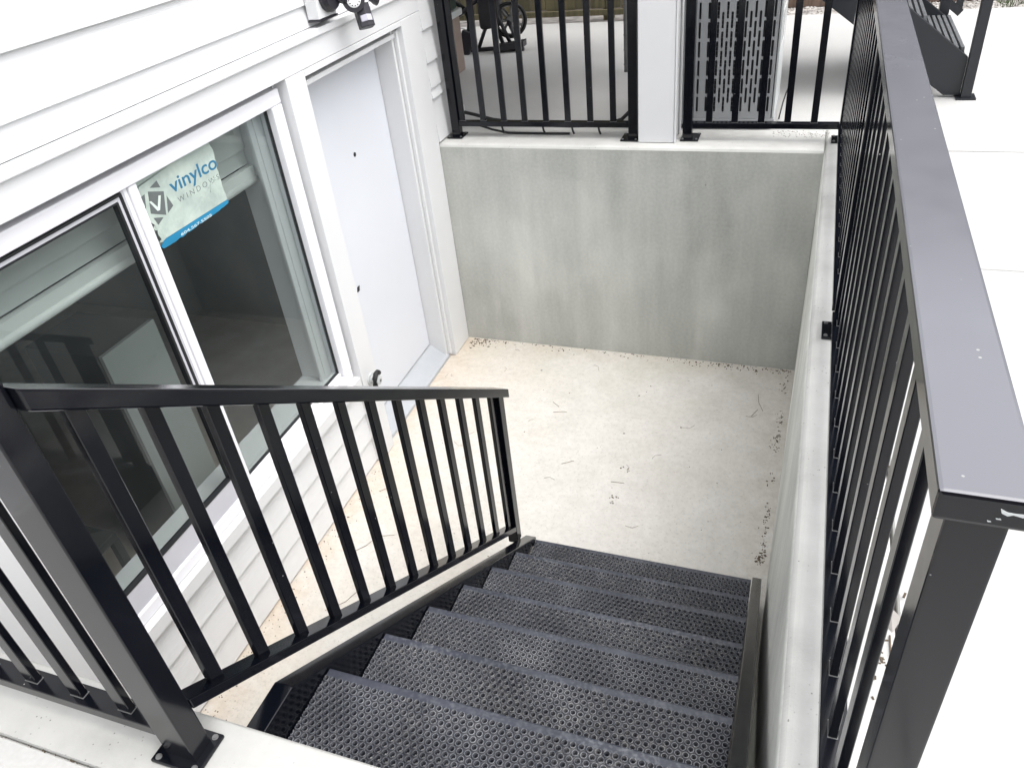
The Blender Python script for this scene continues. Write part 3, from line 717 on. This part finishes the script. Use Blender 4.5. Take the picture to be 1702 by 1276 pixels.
for (cx, cz, sz) in ((2.276, 2.386, 0.0050), (2.268, 2.378, 0.0016), (2.262, 2.374, 0.0010)):                # chipped paint on the cap's near end
    MB().prism([(cx + sz * k_ * random.uniform(0.6, 1.3), cz + sz * j_ * random.uniform(0.2, 0.7)) for k_, j_ in ((-1.6, 1.2), (-1.2, -0.2), (-0.4, -0.9), (0.6, -0.5), (1.5, -1.0), (1.7, 0.5), (0.5, 0.2), (-0.6, 0.3))], 'y', -3.6932, -3.6918).build("paint_chip", M_ACPALE, lr)
pm = vpicket('y', 2.3655 - 1.483)
for i in range(13): put("picket", pm, (2.2485, -3.480 + 0.1325 * i, 1.4835), lr) if -3.48 + 0.1325 * i < -1.85 else None
for i in range(14): put("picket", pm, (2.2485, -1.660 + 0.1330 * i, 1.4835), lr) if -1.66 + 0.133 * i < 0.09 else None
# two bays along the back wall, either side of the white column
GB = "railing bays on the back wall"
b1 = thing("back_railing", "black railing bay on the back wall between the house corner and the white column", "railing", (0.6, 0.14, H), GB)
MB().box(0.020, 0.072, 0.118, 0.166, H + 0.008, 2.39).build("post", M_BLACK, b1, bevel=0.003); plate(b1, 0.045, 0.142, 0.050, 0.054)
MB().box(1.118, 1.170, 0.118, 0.166, H + 0.008, 2.39).build("post", M_BLACK, b1, bevel=0.003); plate(b1, 1.128, 0.142, 0.050, 0.060)
MB().box(0.073, 1.117, 0.120, 0.162, 1.455, 1.484).build("bottom_rail", M_BLACK, b1, bevel=0.002)
MB().box(0.000, 1.175, 0.102, 0.180, 2.3915, 2.425).build("top_rail", M_BLACK, b1, bevel=0.004)
pm = vpicket('x', 2.391 - 1.483)
for x in (0.090, 0.228, 0.361, 0.493, 0.626, 0.759, 0.894, 1.028): put("picket", pm, (x, 0.141, 1.4835), b1)
b2 = thing("back_railing", "black railing bay on the back wall in front of the condenser", "railing", (1.85, 0.14, H), GB)
MB().box(1.424, 1.476, 0.118, 0.166, H + 0.008, 2.39).build("post", M_BLACK, b2, bevel=0.003); plate(b2, 1.464, 0.160, 0.050, 0.062)
MB().box(1.477, 2.232, 0.120, 0.162, 1.455, 1.484).build("bottom_rail", M_BLACK, b2, bevel=0.002)
MB().box(1.418, 2.218, 0.102, 0.180, 2.3915, 2.425).build("top_rail", M_BLACK, b2, bevel=0.004)
for x in (1.564, 1.700, 1.838, 1.973, 2.106): put("picket", pm, (x, 0.141, 1.4835), b2)

# ------------------------------------------------------------------ porch column and the deck it carries
col = thing("porch_column", "white boxed column standing on the back wall between the two railing bays", "column", (1.285, 0.17, H))
MB().box(1.186, 1.384, 0.070, 0.268, H + 0.003, 2.718).build("shaft", M_TRIM, col, bevel=0.003)
cb = MB()
for (x0, x1, y0, y1) in ((1.386, 1.394, 0.066, 0.115), (1.386, 1.394, 0.222, 0.270)): cb.box(x0, x1, y0, y1, H + 0.003, 2.718)
cb.build("corner_board", M_TRIM, col, bevel=0.002)
dkk = thing("deck", "raised timber deck over the patio behind the house, carried by the white column", "deck", (0, 1.3, 2.45))
DZ = 2.72
fb = MB(); fb.box(-0.05, 1.42, 0.06, 0.28, DZ, DZ + 0.20); fb.box(1.09, 1.15, 0.282, 2.398, DZ, DZ + 0.20); fb.box(-1.3, 1.15, 2.40, 2.46, DZ, DZ + 0.20)
fb.build("beam", M_DECKWOOD, dkk)
jm = MB().box(0, 0.04, 0.285, 2.398, DZ + 0.03, DZ + 0.198).build("joist", M_DECKWOOD, dkk)
for i in range(5): rep(jm, (-1.25 + 0.5 * i + 0.03, 1.3415, DZ + 0.03))
bm_ = MB().box(-1.3, 1.15, 0.24, 0.366, DZ + 0.202, DZ + 0.23).build("deck_board", M_DECKWOOD, dkk)
for i in range(1, 16): rep(bm_, (-0.075, 0.303 + 0.1435 * i, DZ + 0.202))
MB().box(-1.3, -1.2, 2.36, 2.458, GP, DZ - 0.002).build("leg", M_DECKWOOD, dkk)

# slim grey pole behind the post
gp = MB(); gp.tube([(0.782, 1.60, GP), (0.782, 1.60, 2.74)], 0.013, 10)
for i in range(10): gp.lathe([(0.016, 0), (0.016, 0.008)], (0.782, 1.60, GP + 0.05 + i * 0.10), (0, 0, 1), 10)
tag(gp.build("pole", M_STEEL), "slim grey jointed pole rising from the shaded patio beside the white column", "pole")

# ------------------------------------------------------------------ air conditioner behind the right bay
ac = thing("air_conditioner", "grey outdoor condenser unit with slotted grille behind the right railing bay", "air conditioner", (1.6, 0.6, GP))
AX0, AX1, AY0, AY1, AZ0, AZ1 = 1.300, 1.892, 0.335, 0.860, GP + 0.045, 2.16
MB().box(AX0 + 0.02, AX1 - 0.02, AY0 + 0.03, AY1 - 0.02, AZ0 + 0.03, AZ1 - 0.03).build("coil", M_COIL, ac)
sd = MB(); sd.box(AX1 - 0.012, AX1, AY0 + 0.004, AY1, AZ0 + 0.02, AZ1 - 0.02); sd.box(AX0, AX0 + 0.012, AY0 + 0.004, AY1, AZ0 + 0.02, AZ1 - 0.02)
sd.box(AX0 + 0.013, AX1 - 0.013, AY1 - 0.012, AY1, AZ0 + 0.02, AZ1 - 0.02); sd.build("side_panel", M_ACPALE, ac, bevel=0.003)
MB().box(AX0 - 0.004, AX1 + 0.004, AY0 - 0.004, AY1 + 0.004, AZ0 - 0.012, AZ0 + 0.019).build("base_pan", M_ACGREY, ac, bevel=0.004)
MB().box(AX0 - 0.004, AX1 + 0.004, AY0 - 0.004, AY1 + 0.004, AZ1 - 0.019, AZ1 + 0.02).build("lid", M_ACGREY, ac, bevel=0.006)
ft = MB().box(AX0 + 0.03, AX0 + 0.13, AY0 + 0.03, AY0 + 0.10, GP, AZ0 - 0.013).build("foot", M_RUBBER, ac)
for (x, y) in ((AX1 - 0.08, AY0 + 0.065), (AX0 + 0.08, AY1 - 0.065), (AX1 - 0.08, AY1 - 0.065)): rep(ft, (x, y, GP))
def grille(x0, x1, z0, z1, skip):
    """a real pierced panel: one ring of faces round every slot"""
    bm = bmesh.new(); cw, chh = 0.0240, 0.0975; sw, sh = 0.0060, 0.0420
    nc = int((x1 - x0) / cw); ox = x0 + ((x1 - x0) - nc * cw) / 2; y = AY0
    def rect(a, b, c, d_):
        bm.faces.new([bm.verts.new((a, y, c)), bm.verts.new((b, y, c)), bm.verts.new((b, y, d_)), bm.verts.new((a, y, d_))])
    rect(x0, ox, z0, z1); rect(ox + nc * cw, x1, z0, z1)
    nr = int((z1 - z0 - 0.05) / chh)
    for c in range(nc):
        xa = ox + c * cw; xc = xa + cw / 2; zz = z1 - 0.022 - (chh / 2 if c % 2 else 0)
        if c in skip: rect(xa, xa + cw, z0, z1); continue
        rect(xa, xa + cw, zz, z1)
        n = nr - (1 if c % 2 else 0)
        for r in range(n):
            zt = zz - r * chh; zb = zt - chh; zc = (zt + zb) / 2
            inner = []
            for k in range(8): a = math.pi * k / 7; inner.append((xc + sw * math.cos(a), zc + sh - sw + sw * math.sin(a)))
            for k in range(8): a = math.pi + math.pi * k / 7; inner.append((xc + sw * math.cos(a), zc - sh + sw + sw * math.sin(a)))
            outer = [(xa + cw, zc), (xa + cw, zt), (xa + cw * 0.75, zt), (xa + cw * 0.6, zt), (xa + cw * 0.4, zt), (xa + cw * 0.25, zt), (xa, zt), (xa, zc),
                     (xa, zc), (xa, zb), (xa + cw * 0.25, zb), (xa + cw * 0.4, zb), (xa + cw * 0.6, zb), (xa + cw * 0.75, zb), (xa + cw, zb), (xa + cw, zc)]
            I = [bm.verts.new((a, y, b)) for a, b in inner]; J = [bm.verts.new((a, y + 0.006, b)) for a, b in inner]; O = [bm.verts.new((a, y, b)) for a, b in outer]
            for k in range(16):
                k2 = (k + 1) % 16
                if (Vector(outer[k]) - Vector(outer[k2])).length > 1e-6: bm.faces.new([O[k], O[k2], I[k2], I[k]])
                else: bm.faces.new([O[k], I[k2], I[k]])
                bm.faces.new([I[k], I[k2], J[k2], J[k]])
        rect(xa, xa + cw, z0, zz - n * chh)
    bmesh.ops.remove_doubles(bm, verts=bm.verts, dist=1e-5)
    mb = MB(); mb.bm.free(); mb.bm = bm; return mb
grille(AX0 + 0.002, AX1 - 0.016, AZ0 + 0.021, 2.080, {7}).build("grille", M_ACGREY, ac)
MB().box(AX0 + 0.002, AX1 - 0.002, AY0 + 0.001, AY0 + 0.008, 2.082, AZ1 - 0.021).build("front_rail", M_ACGREY, ac, bevel=0.002)
wr = MB()
for i in range(28): wr.box(1.545, 1.70, AY0 + 0.016, AY0 + 0.019, AZ0 + 0.04 + i * 0.0225, AZ0 + 0.044 + i * 0.0225)
for i in range(9): wr.box(AX0 + 0.05 + i * 0.06, AX0 + 0.053 + i * 0.06, AY0 + 0.020, AY0 + 0.023, AZ0 + 0.03, AZ1 - 0.05)
tag(wr.build("fin_wires", M_WIRE, ac), kind="stuff")
MB().box(AX1 + 0.0005, AX1 + 0.002, AY0 + 0.06, AY0 + 0.30, 1.80, 1.99).build("rating_label", simple("white_label", (0.75, 0.75, 0.74), 0.5), ac)
lt = MB()
random.seed(3)
for i in range(13):
    yy = AY0 + 0.072
    while yy < AY0 + 0.26:
        L = random.uniform(0.006, 0.02); lt.box(AX1 + 0.0022, AX1 + 0.0026, yy, min(yy + L, AY0 + 0.285), 1.975 - i * 0.0125, 1.9795 - i * 0.0125); yy += L + 0.005
tag(lt.build("label_print", M_PGREY, ac), kind="stuff")
cbm = MB(); cbm.tube([(1.960, 0.80, GP + 0.16), (1.935, 0.70, GP + 0.10), (1.925, 0.62, GP + 0.07), (1.915, 0.50, GP + 0.012)], 0.004, 6); tag(cbm.build("cable", M_RUBBER), "thin dark cable trailing beside the condenser onto the patio", "cable")

# ------------------------------------------------------------------ deck stairs at the far right
ds = thing("deck_stairs", "dark steel stairs with ribbed treads coming down from the deck onto the patio", "staircase", (2.2, 1.4, GP))
def dz(x): return 1.600 + (2.884 - x) * 0.775                      # top line of the stringers
XF, XT = 2.886, 1.17
spf = [(XF, GP + 0.012), (XF, dz(XF)), (XT, dz(XT)), (XT, dz(XT) - 0.34), (2.80, GP + 0.012)]
MB().prism(spf, 'y', 0.945, 0.985).build("stringer", simple("dark_grey_steel_paint", (0.011, 0.013, 0.017), 0.35, var=0.08), ds, bevel=0.003)
MSTEELD = bpy.data.materials["dark_grey_steel_paint"]
MB().prism(spf, 'y', 1.835, 1.875).build("stringer", MSTEELD, ds, bevel=0.003)
M_RIB = simple("pale_worn_ribs", (0.13, 0.135, 0.14), 0.4, var=0.2, scale=30)
for i in range(7):
    xn = 2.872 - 0.225 * i; zt = dz(xn) + 0.035; tb = MB()
    for q in range(8): tb.box(xn - 0.235 + q * 0.030, xn - 0.235 + q * 0.030 + 0.018, 0.987, 1.833, zt - 0.03, zt - 0.002)
    tb.box(xn - 0.236, xn - 0.001, 1.0, 1.82, zt - 0.044, zt - 0.032)
    tb.build("tread", [M_RIB], ds)
def dpost(x0, x1, y0, y1, h=1.1): return MB().box(x0, x1, y0, y1, GP + 0.002, GP + h).build("post", MSTEELD, ds, bevel=0.003)
dpost(2.887, 2.940, 0.905, 0.955, 1.2)
MB().box(2.862, 2.965, 0.885, 0.99, GP + 0.001, GP + 0.010).build("base_plate", MSTEELD, ds)
dpost(2.80, 2.86, 1.878, 1.935, 1.2)
MB().beam((2.93, 1.905, dz(2.93) + 0.075), (1.20, 1.905, dz(1.20) + 0.075), 0.04, 0.045, (0, 1, 0)).build("bottom_rail", MSTEELD, ds)
MB().beam((2.93, 1.905, dz(2.93) + 0.86), (1.20, 1.905, dz(1.20) + 0.86), 0.05, 0.045, (0, 1, 0)).build("top_rail", MSTEELD, ds)
MB().beam((2.93, 0.93, dz(2.93) + 0.86), (1.20, 0.93, dz(1.20) + 0.86), 0.05, 0.045, (0, 1, 0)).build("top_rail", MSTEELD, ds)
pmx = MB(); pmx.box(-0.02, 0.02, -0.015, 0.015, 0, 0.79); pmx = pmx.mesh("picket", MSTEELD)
for i in range(9):
    x = 2.915 - 0.15 * i
    if i not in (1,): put("picket", pmx, (x, 1.905, dz(x) + 0.08), ds)
for i in range(5, 9): put("picket", pmx, (2.885 - 0.15 * i, 0.93, dz(2.885 - 0.15 * i) + 0.06), ds)
MB().box(2.88, 2.93, 1.88, 1.93, GP, GP + 0.01).build("base_plate", MSTEELD, ds)

# ------------------------------------------------------------------ fence, sleepers, gravel strip
fn = thing("wooden_fence", "weathered green-brown board fence at the back of the patio", "fence", (-1.2, 3.45, GP))
fbm = MB(); fbm.box(-0.070, 0.070, 0, 0.018, 0, 1.75); fme = fbm.mesh("fence_board", M_FENCE, 0.003, 1)
x = -4.4; i = 0
while x < 1.55:
    put("fence_board", fme, (x, 3.470 + (0.004 if i % 2 else 0), GP + 0.085 + random.uniform(-0.006, 0.006)), fn); x += 0.1455; i += 1
MB().box(-4.48, 1.56, 3.425, 3.466, GP + 0.035, GP + 0.082).build("kickboard", M_FENCE, fn, bevel=0.003)
MB().box(-4.48, 1.56, 3.495, 3.53, GP + 1.45, GP + 1.54).build("rail", M_FENCE, fn)
for xx in (-4.4, -2.0, 0.2, 1.5): MB().box(xx - 0.045, xx + 0.045, 3.496, 3.585, GP - 0.1, GP + 1.449).build("post", M_FENCE, fn)
sle = thing("timber_edging", "low edging of stacked brown timber sleepers beyond the gravel strip", "edging", (5.2, 3.75, GP))
pl = MB().box(1.62, 4.0, 3.72, 3.84, GP - 0.02, GP + 0.075).build("sleeper", M_SLEEPER, sle, bevel=0.006)
for q in range(4):
    for c in range(2):
        if q or c: rep(pl, (2.81 + 2.39 * c, 3.78 + 0.012 * q, GP - 0.02 + 0.100 * q))
tag(MB().box(-4.5, 9.0, 3.325, 3.71, GP - 0.055, GP - 0.020).build("gravel_bed", M_GRAVEL), kind="structure")
pbm = bmesh.new(); random.seed(11)
for i in range(1500):
    x = random.uniform(0.9, 6.0); y = random.uniform(3.33, 3.70); r = random.uniform(0.008, 0.02)
    mt_ = Matrix.Translation((x, y, GP - 0.018)) @ Matrix.Rotation(random.uniform(0, 6), 4, 'Z') @ Matrix.Diagonal((r * random.uniform(0.8, 1.5), r, r * random.uniform(0.5, 0.9), 1))
    bmesh.ops.create_icosphere(pbm, subdivisions=1, radius=1, matrix=mt_)
mb = MB(); mb.bm.free(); mb.bm = pbm; tag(mb.build("gravel", M_STONE), kind="stuff")
gbm = MB()
for i in range(900):
    x = random.uniform(3.4, 5.5); y = random.uniform(3.38, 3.70); h = random.uniform(0.03, 0.10); a = random.uniform(0, 6.28); wq = 0.004
    b0 = Vector((x, y, GP - 0.03)); tip = b0 + Vector((random.uniform(-.03, .03), random.uniform(-.03, .03), h)); sd_ = Vector((math.cos(a), math.sin(a), 0)) * wq
    gbm.bm.faces.new([gbm.bm.verts.new(b0 - sd_), gbm.bm.verts.new(b0 + sd_), gbm.bm.verts.new(tip)])
tag(gbm.build("grass", M_GRASS), kind="stuff")

# ------------------------------------------------------------------ things standing on the shaded patio
ca = thing("push_cart", "dark folded push cart with two spoked wheels parked on the shaded patio", "cart", (-0.65, 2.35, GP))
def wheel(c, ax, rad, spokes, solid):
    k = MB(); k.torus(c, ax, rad - 0.014, 0.014, 40, 8); wl = k.build("wheel", M_RUBBER, ca)
    k = MB(); k.torus(c, ax, rad - 0.034, 0.007, 36, 6); k.lathe([(0.03, -0.02), (0.03, 0.02)], c, ax, 12)
    a = Vector(ax).normalized(); u = a.cross(Vector((0, 0, 1))).normalized(); v = a.cross(u); c = Vector(c)
    for q in range(spokes):
        t = 2 * math.pi * q / spokes; e = u * math.cos(t) + v * math.sin(t)
        k.tube([c + e * 0.02, c + e * (rad - 0.034)], 0.012 if solid else 0.0022, 6)
    k.build("rim", M_STEEL if solid else M_DARKGREEN, wl)
wheel((-0.925, 2.35, GP + 0.215), (0.40, -1, 0), 0.205, 18, False)
wheel((-0.375, 2.40, GP + 0.225), (0.25, -1, 0), 0.145, 7, True)
bd = MB(); bd.obox((-0.55, 2.42, GP + 0.36), (1, 0.2, 0.1), (-0.2, 1, 0), (0, 0, 1), 0.095, 0.10, 0.19); bd.build("folded_seat", M_CLOTH, ca, bevel=0.05, seg=3)
fr_ = MB()
for a, b in (((-0.925, 2.35, GP + 0.215), (-0.55, 2.42, GP + 0.45)), ((-0.55, 2.42, GP + 0.45), (-0.375, 2.42, GP + 0.22)), ((-0.66, 2.32, GP + 0.012), (-0.50, 2.46, GP + 0.40)),
             ((-0.44, 2.38, GP + 0.012), (-0.60, 2.46, GP + 0.40)), ((-0.72, 2.30, GP + 0.014), (-0.42, 2.38, GP + 0.014)), ((-0.46, 2.34, GP + 0.02), (-0.24, 2.30, GP + 0.015)),
             ((-0.40, 2.40, GP + 0.24), (-0.26, 2.28, GP + 0.02)), ((-0.55, 2.4, GP + 0.4), (-0.65, 2.6, GP + 0.85)), ((-0.48, 2.36, GP + 0.30), (-0.36, 2.36, GP + 0.015))):
    fr_.tube([a, b], 0.017, 8)
fr_.build("cart_frame", M_LAMPBLACK, ca)
fp = MB(); fp.obox((-0.73, 2.24, GP + 0.09), (0.35, 0.2, 1), (1, 0, -0.35), (0, 1, 0), 0.09, 0.055, 0.02); fp.obox((-0.36, 2.30, GP + 0.045), (1, 0.2, 0.1), (0, 1, 0), (0, 0, 1), 0.13, 0.05, 0.025)
fp.build("footrest", M_LAMPBLACK, ca, bevel=0.006)
bx = thing("storage_box", "tan plastic box with a pale lid tucked against the house corner on the patio", "box", (-0.62, 1.52, GP))
MB().box(-1.12, -0.545, 1.35, 1.75, GP + 0.001, GP + 0.40).build("body", M_TAN, bx, bevel=0.012)
MB().box(-1.14, -0.525, 1.33, 1.77, GP + 0.402, GP + 0.45).build("lid", M_ACPALE, bx, bevel=0.01)
MB().box(-1.11, -0.555, 1.36, 1.74, GP + 0.452, GP + 0.56).build("tub", M_DARKGREEN, bx, bevel=0.01)
cd = MB()
cd.tube([(0.005, 0.30, H + 0.105), (0.11, 0.27, H + 0.095), (0.25, 0.235, H + 0.075), (0.40, 0.22, H + 0.062), (0.55, 0.215, H + 0.05), (0.75, 0.215, H + 0.045), (0.95, 0.22, H + 0.05), (1.06, 0.215, H + 0.085), (1.135, 0.185, H + 0.16)], 0.011, 8)
cd.tube([(0.16, 0.185, H + 0.06), (0.26, 0.185, H + 0.030), (0.36, 0.19, H + 0.009), (0.55, 0.19, H + 0.007), (0.75, 0.19, H + 0.008)], 0.007, 8)
tag(cd.build("cable", M_RUBBER), "thick black cables sagging behind the bottom rail of the left back bay", "cable")
hk = MB(); hk.tube([(0, 0.172, 0.060), (0.006, 0.172, 0.030), (0.014, 0.172, 0.012)], 0.006, 6); hk_me = hk.mesh("cable_clip", M_RUBBER)
for i, (xx, lb) in enumerate(((0.33, "black cable clip under the left back bay's bottom rail, nearest the house"), (0.59, "black cable clip under the left back bay's bottom rail, second from the house"), (0.77, "black cable clip under the left back bay's bottom rail, third from the house"), (0.93, "black cable clip under the left back bay's bottom rail, nearest the white column"))):
    tag(put("cable_clip", hk_me, (xx, 0, H), None), lb, "clip", "cable clips under the bottom rail")
wp = MB(); wp.tube([(0.006, YC + 0.03, 1.45), (0.006, YC + 0.03, 4.2)], 0.008, 8); wp.box(-0.01, 0.05, YC + 0.016, YC + 0.05, 1.50, 1.54)
tag(wp.build("conduit", M_TRIM), "thin white conduit running up the house corner behind the first back post", "conduit")

# ------------------------------------------------------------------ crumbs, twigs and grit
random.seed(21)
lb = MB()
def crumb(x, y, z, r):
    a = random.uniform(0, 6.28); lb.obox((x, y, z + r * 0.35), (math.cos(a), math.sin(a), random.uniform(-.4, .4)), (-math.sin(a), math.cos(a), 0), (0, 0, 1), r * random.uniform(0.6, 1.6), r * random.uniform(0.4, 0.9), r * 0.35)
for i in range(330):                                            # along the back wall foot
    x = random.uniform(0, 2.16); w_ = 1.0 if x > 1.5 else (0.8 if x < 0.3 else 0.35)
    if random.random() < w_: crumb(x, -0.008 - abs(random.gauss(0, 0.03)), 0.0, random.uniform(0.0015, 0.0045))
for i in range(60): crumb(0.02 + abs(random.gauss(0, 0.08)), -0.01 - abs(random.gauss(0, 0.06)), 0.0, random.uniform(0.0015, 0.0055))
for i in range(420):                                            # along the side wall foot
    y = -random.random() ** 0.8 * 1.9
    if math.sin(y * 9.0 + 1.3) + math.sin(y * 23.0) < random.uniform(-0.9, 0.9): continue
    crumb(2.155 - 0.012 - 0.03 * min(1, -y / 1.7) - abs(random.gauss(0, 0.02)), y, 0.0, random.uniform(0.0012, 0.0042))
for i in range(220):                                            # along the house foot
    y = random.uniform(-3.3, -1.4); crumb(-0.04 + abs(random.gauss(0, 0.06)), y, 0.0, random.uniform(0.001, 0.0032))
for i in range(90): crumb(random.uniform(0.05, 2.0), random.uniform(-3.2, -0.1), 0.0, random.uniform(0.001, 0.0032))
for (x, y) in ((1.335, -1.12), (1.36, -1.13), (1.36, -1.35), (1.33, -1.36), (1.345, -1.39), (2.10, -1.62), (2.085, -1.60), (2.11, -1.58)):
    for q in range(4): crumb(x + random.gauss(0, 0.007), y + random.gauss(0, 0.007), 0.0, random.uniform(0.002, 0.005))
for i in range(260):                                            # joint beside the side wall's top
    y = random.uniform(-3.5, 0.1); crumb(2.388 + random.gauss(0, 0.010), y, GP - 0.006, random.uniform(0.002, 0.007))
for i in range(60): crumb(random.gauss(2.36, 0.025), random.gauss(-3.08, 0.10), H, random.uniform(0.0015, 0.0045))
for i in range(220): crumb(random.uniform(-0.03, 2.1), -3.774 + random.gauss(0, 0.004), GP - 0.003, random.uniform(0.001, 0.003))
for i in range(110): crumb(random.uniform(1.9, 2.2), random.uniform(0.19, 0.30), H, random.uniform(0.001, 0.0026))
for i in range(40): crumb(random.uniform(1.2, 2.0), random.uniform(-3.55, -2.0), 0, 0.002)
tag(lb.build("leaf_litter", M_LITTER), kind="stuff")
tw = MB()
def twig(pts, r=0.0011): tw.tube([(x, y, 0.003) for x, y in pts], r, 5)
for pts in ([(1.98, -0.30), (1.99, -0.38), (2.02, -0.46)], [(1.99, -0.45), (1.96, -0.52)], [(0.82, -0.72), (0.88, -0.70), (0.90, -0.70)], [(0.84, -0.66), (0.79, -0.62)], [(1.30, -1.24), (1.37, -1.235)], [(1.00, -1.16), (1.06, -1.12)],
            [(0.14, -2.05), (0.20, -1.98), (0.23, -1.90)], [(0.20, -2.4), (0.27, -2.33), (0.30, -2.25)], [(0.08, -1.60), (0.13, -1.55)], [(0.25, -1.9), (0.31, -1.88)], [(0.03, -0.70), (0.05, -0.62), (0.09, -0.60)]): twig(pts)
for i in range(20):
    x, y, a, L = random.uniform(0.0, 2.1), random.uniform(-3.0, -0.1), random.uniform(0, 6.28), random.uniform(0.015, 0.05)
    twig([(x, y), (x + L * math.cos(a), y + L * math.sin(a)), (x + 1.7 * L * math.cos(a + 0.4), y + 1.7 * L * math.sin(a + 0.4))], 0.0008)
for a in ([(2.372, -3.03), (2.372, -3.10), (2.368, -3.14)], [(2.350, -3.18), (2.354, -3.24)], [(2.39, -2.92), (2.37, -2.93)]):
    tw.tube([(x, y, H + 0.004) for x, y in a], 0.002, 5)
tag(tw.build("twigs", M_TWIG), kind="stuff")
fo = MB(); fo.bm.faces.new([fo.bm.verts.new(p) for p in ((2.378, -3.02, H + 0.002), (2.395, -2.99, H + 0.020), (2.372, -2.97, H + 0.026), (2.360, -2.99, H + 0.004))])
tag(fo.build("dry_leaf", M_STONE), "pale dry leaf lying at the foot of the long railing by the near post", "leaf")

# ------------------------------------------------------------------ unseen house added beyond the fence to darken the rail cap's reflection
nh = thing("added_dark_house", "dark grey two-storey neighbouring house beyond the board fence", "house", (3.5, 11.0, GP - 0.06))
MB().box(-3.0, 10.5, 9.0, 16.0, GP - 0.06, 8.0).build("wall", M_ADDEDHOUSE, nh)
MB().prism([(8.4, 8.001), (16.6, 8.001), (12.5, 10.2)], 'x', -3.5, 11.0).build("roof", M_ROOF, nh)
for xx in (0.0, 3.6, 7.0):
    wv_ = MB().box(xx, xx + 1.4, 8.97, 8.998, 4.6, 5.9).build("window", M_TRIM, nh); MB().box(xx + 0.08, xx + 1.32, 8.955, 8.968, 4.68, 5.82).build("pane", M_DARKGLASS, wv_)
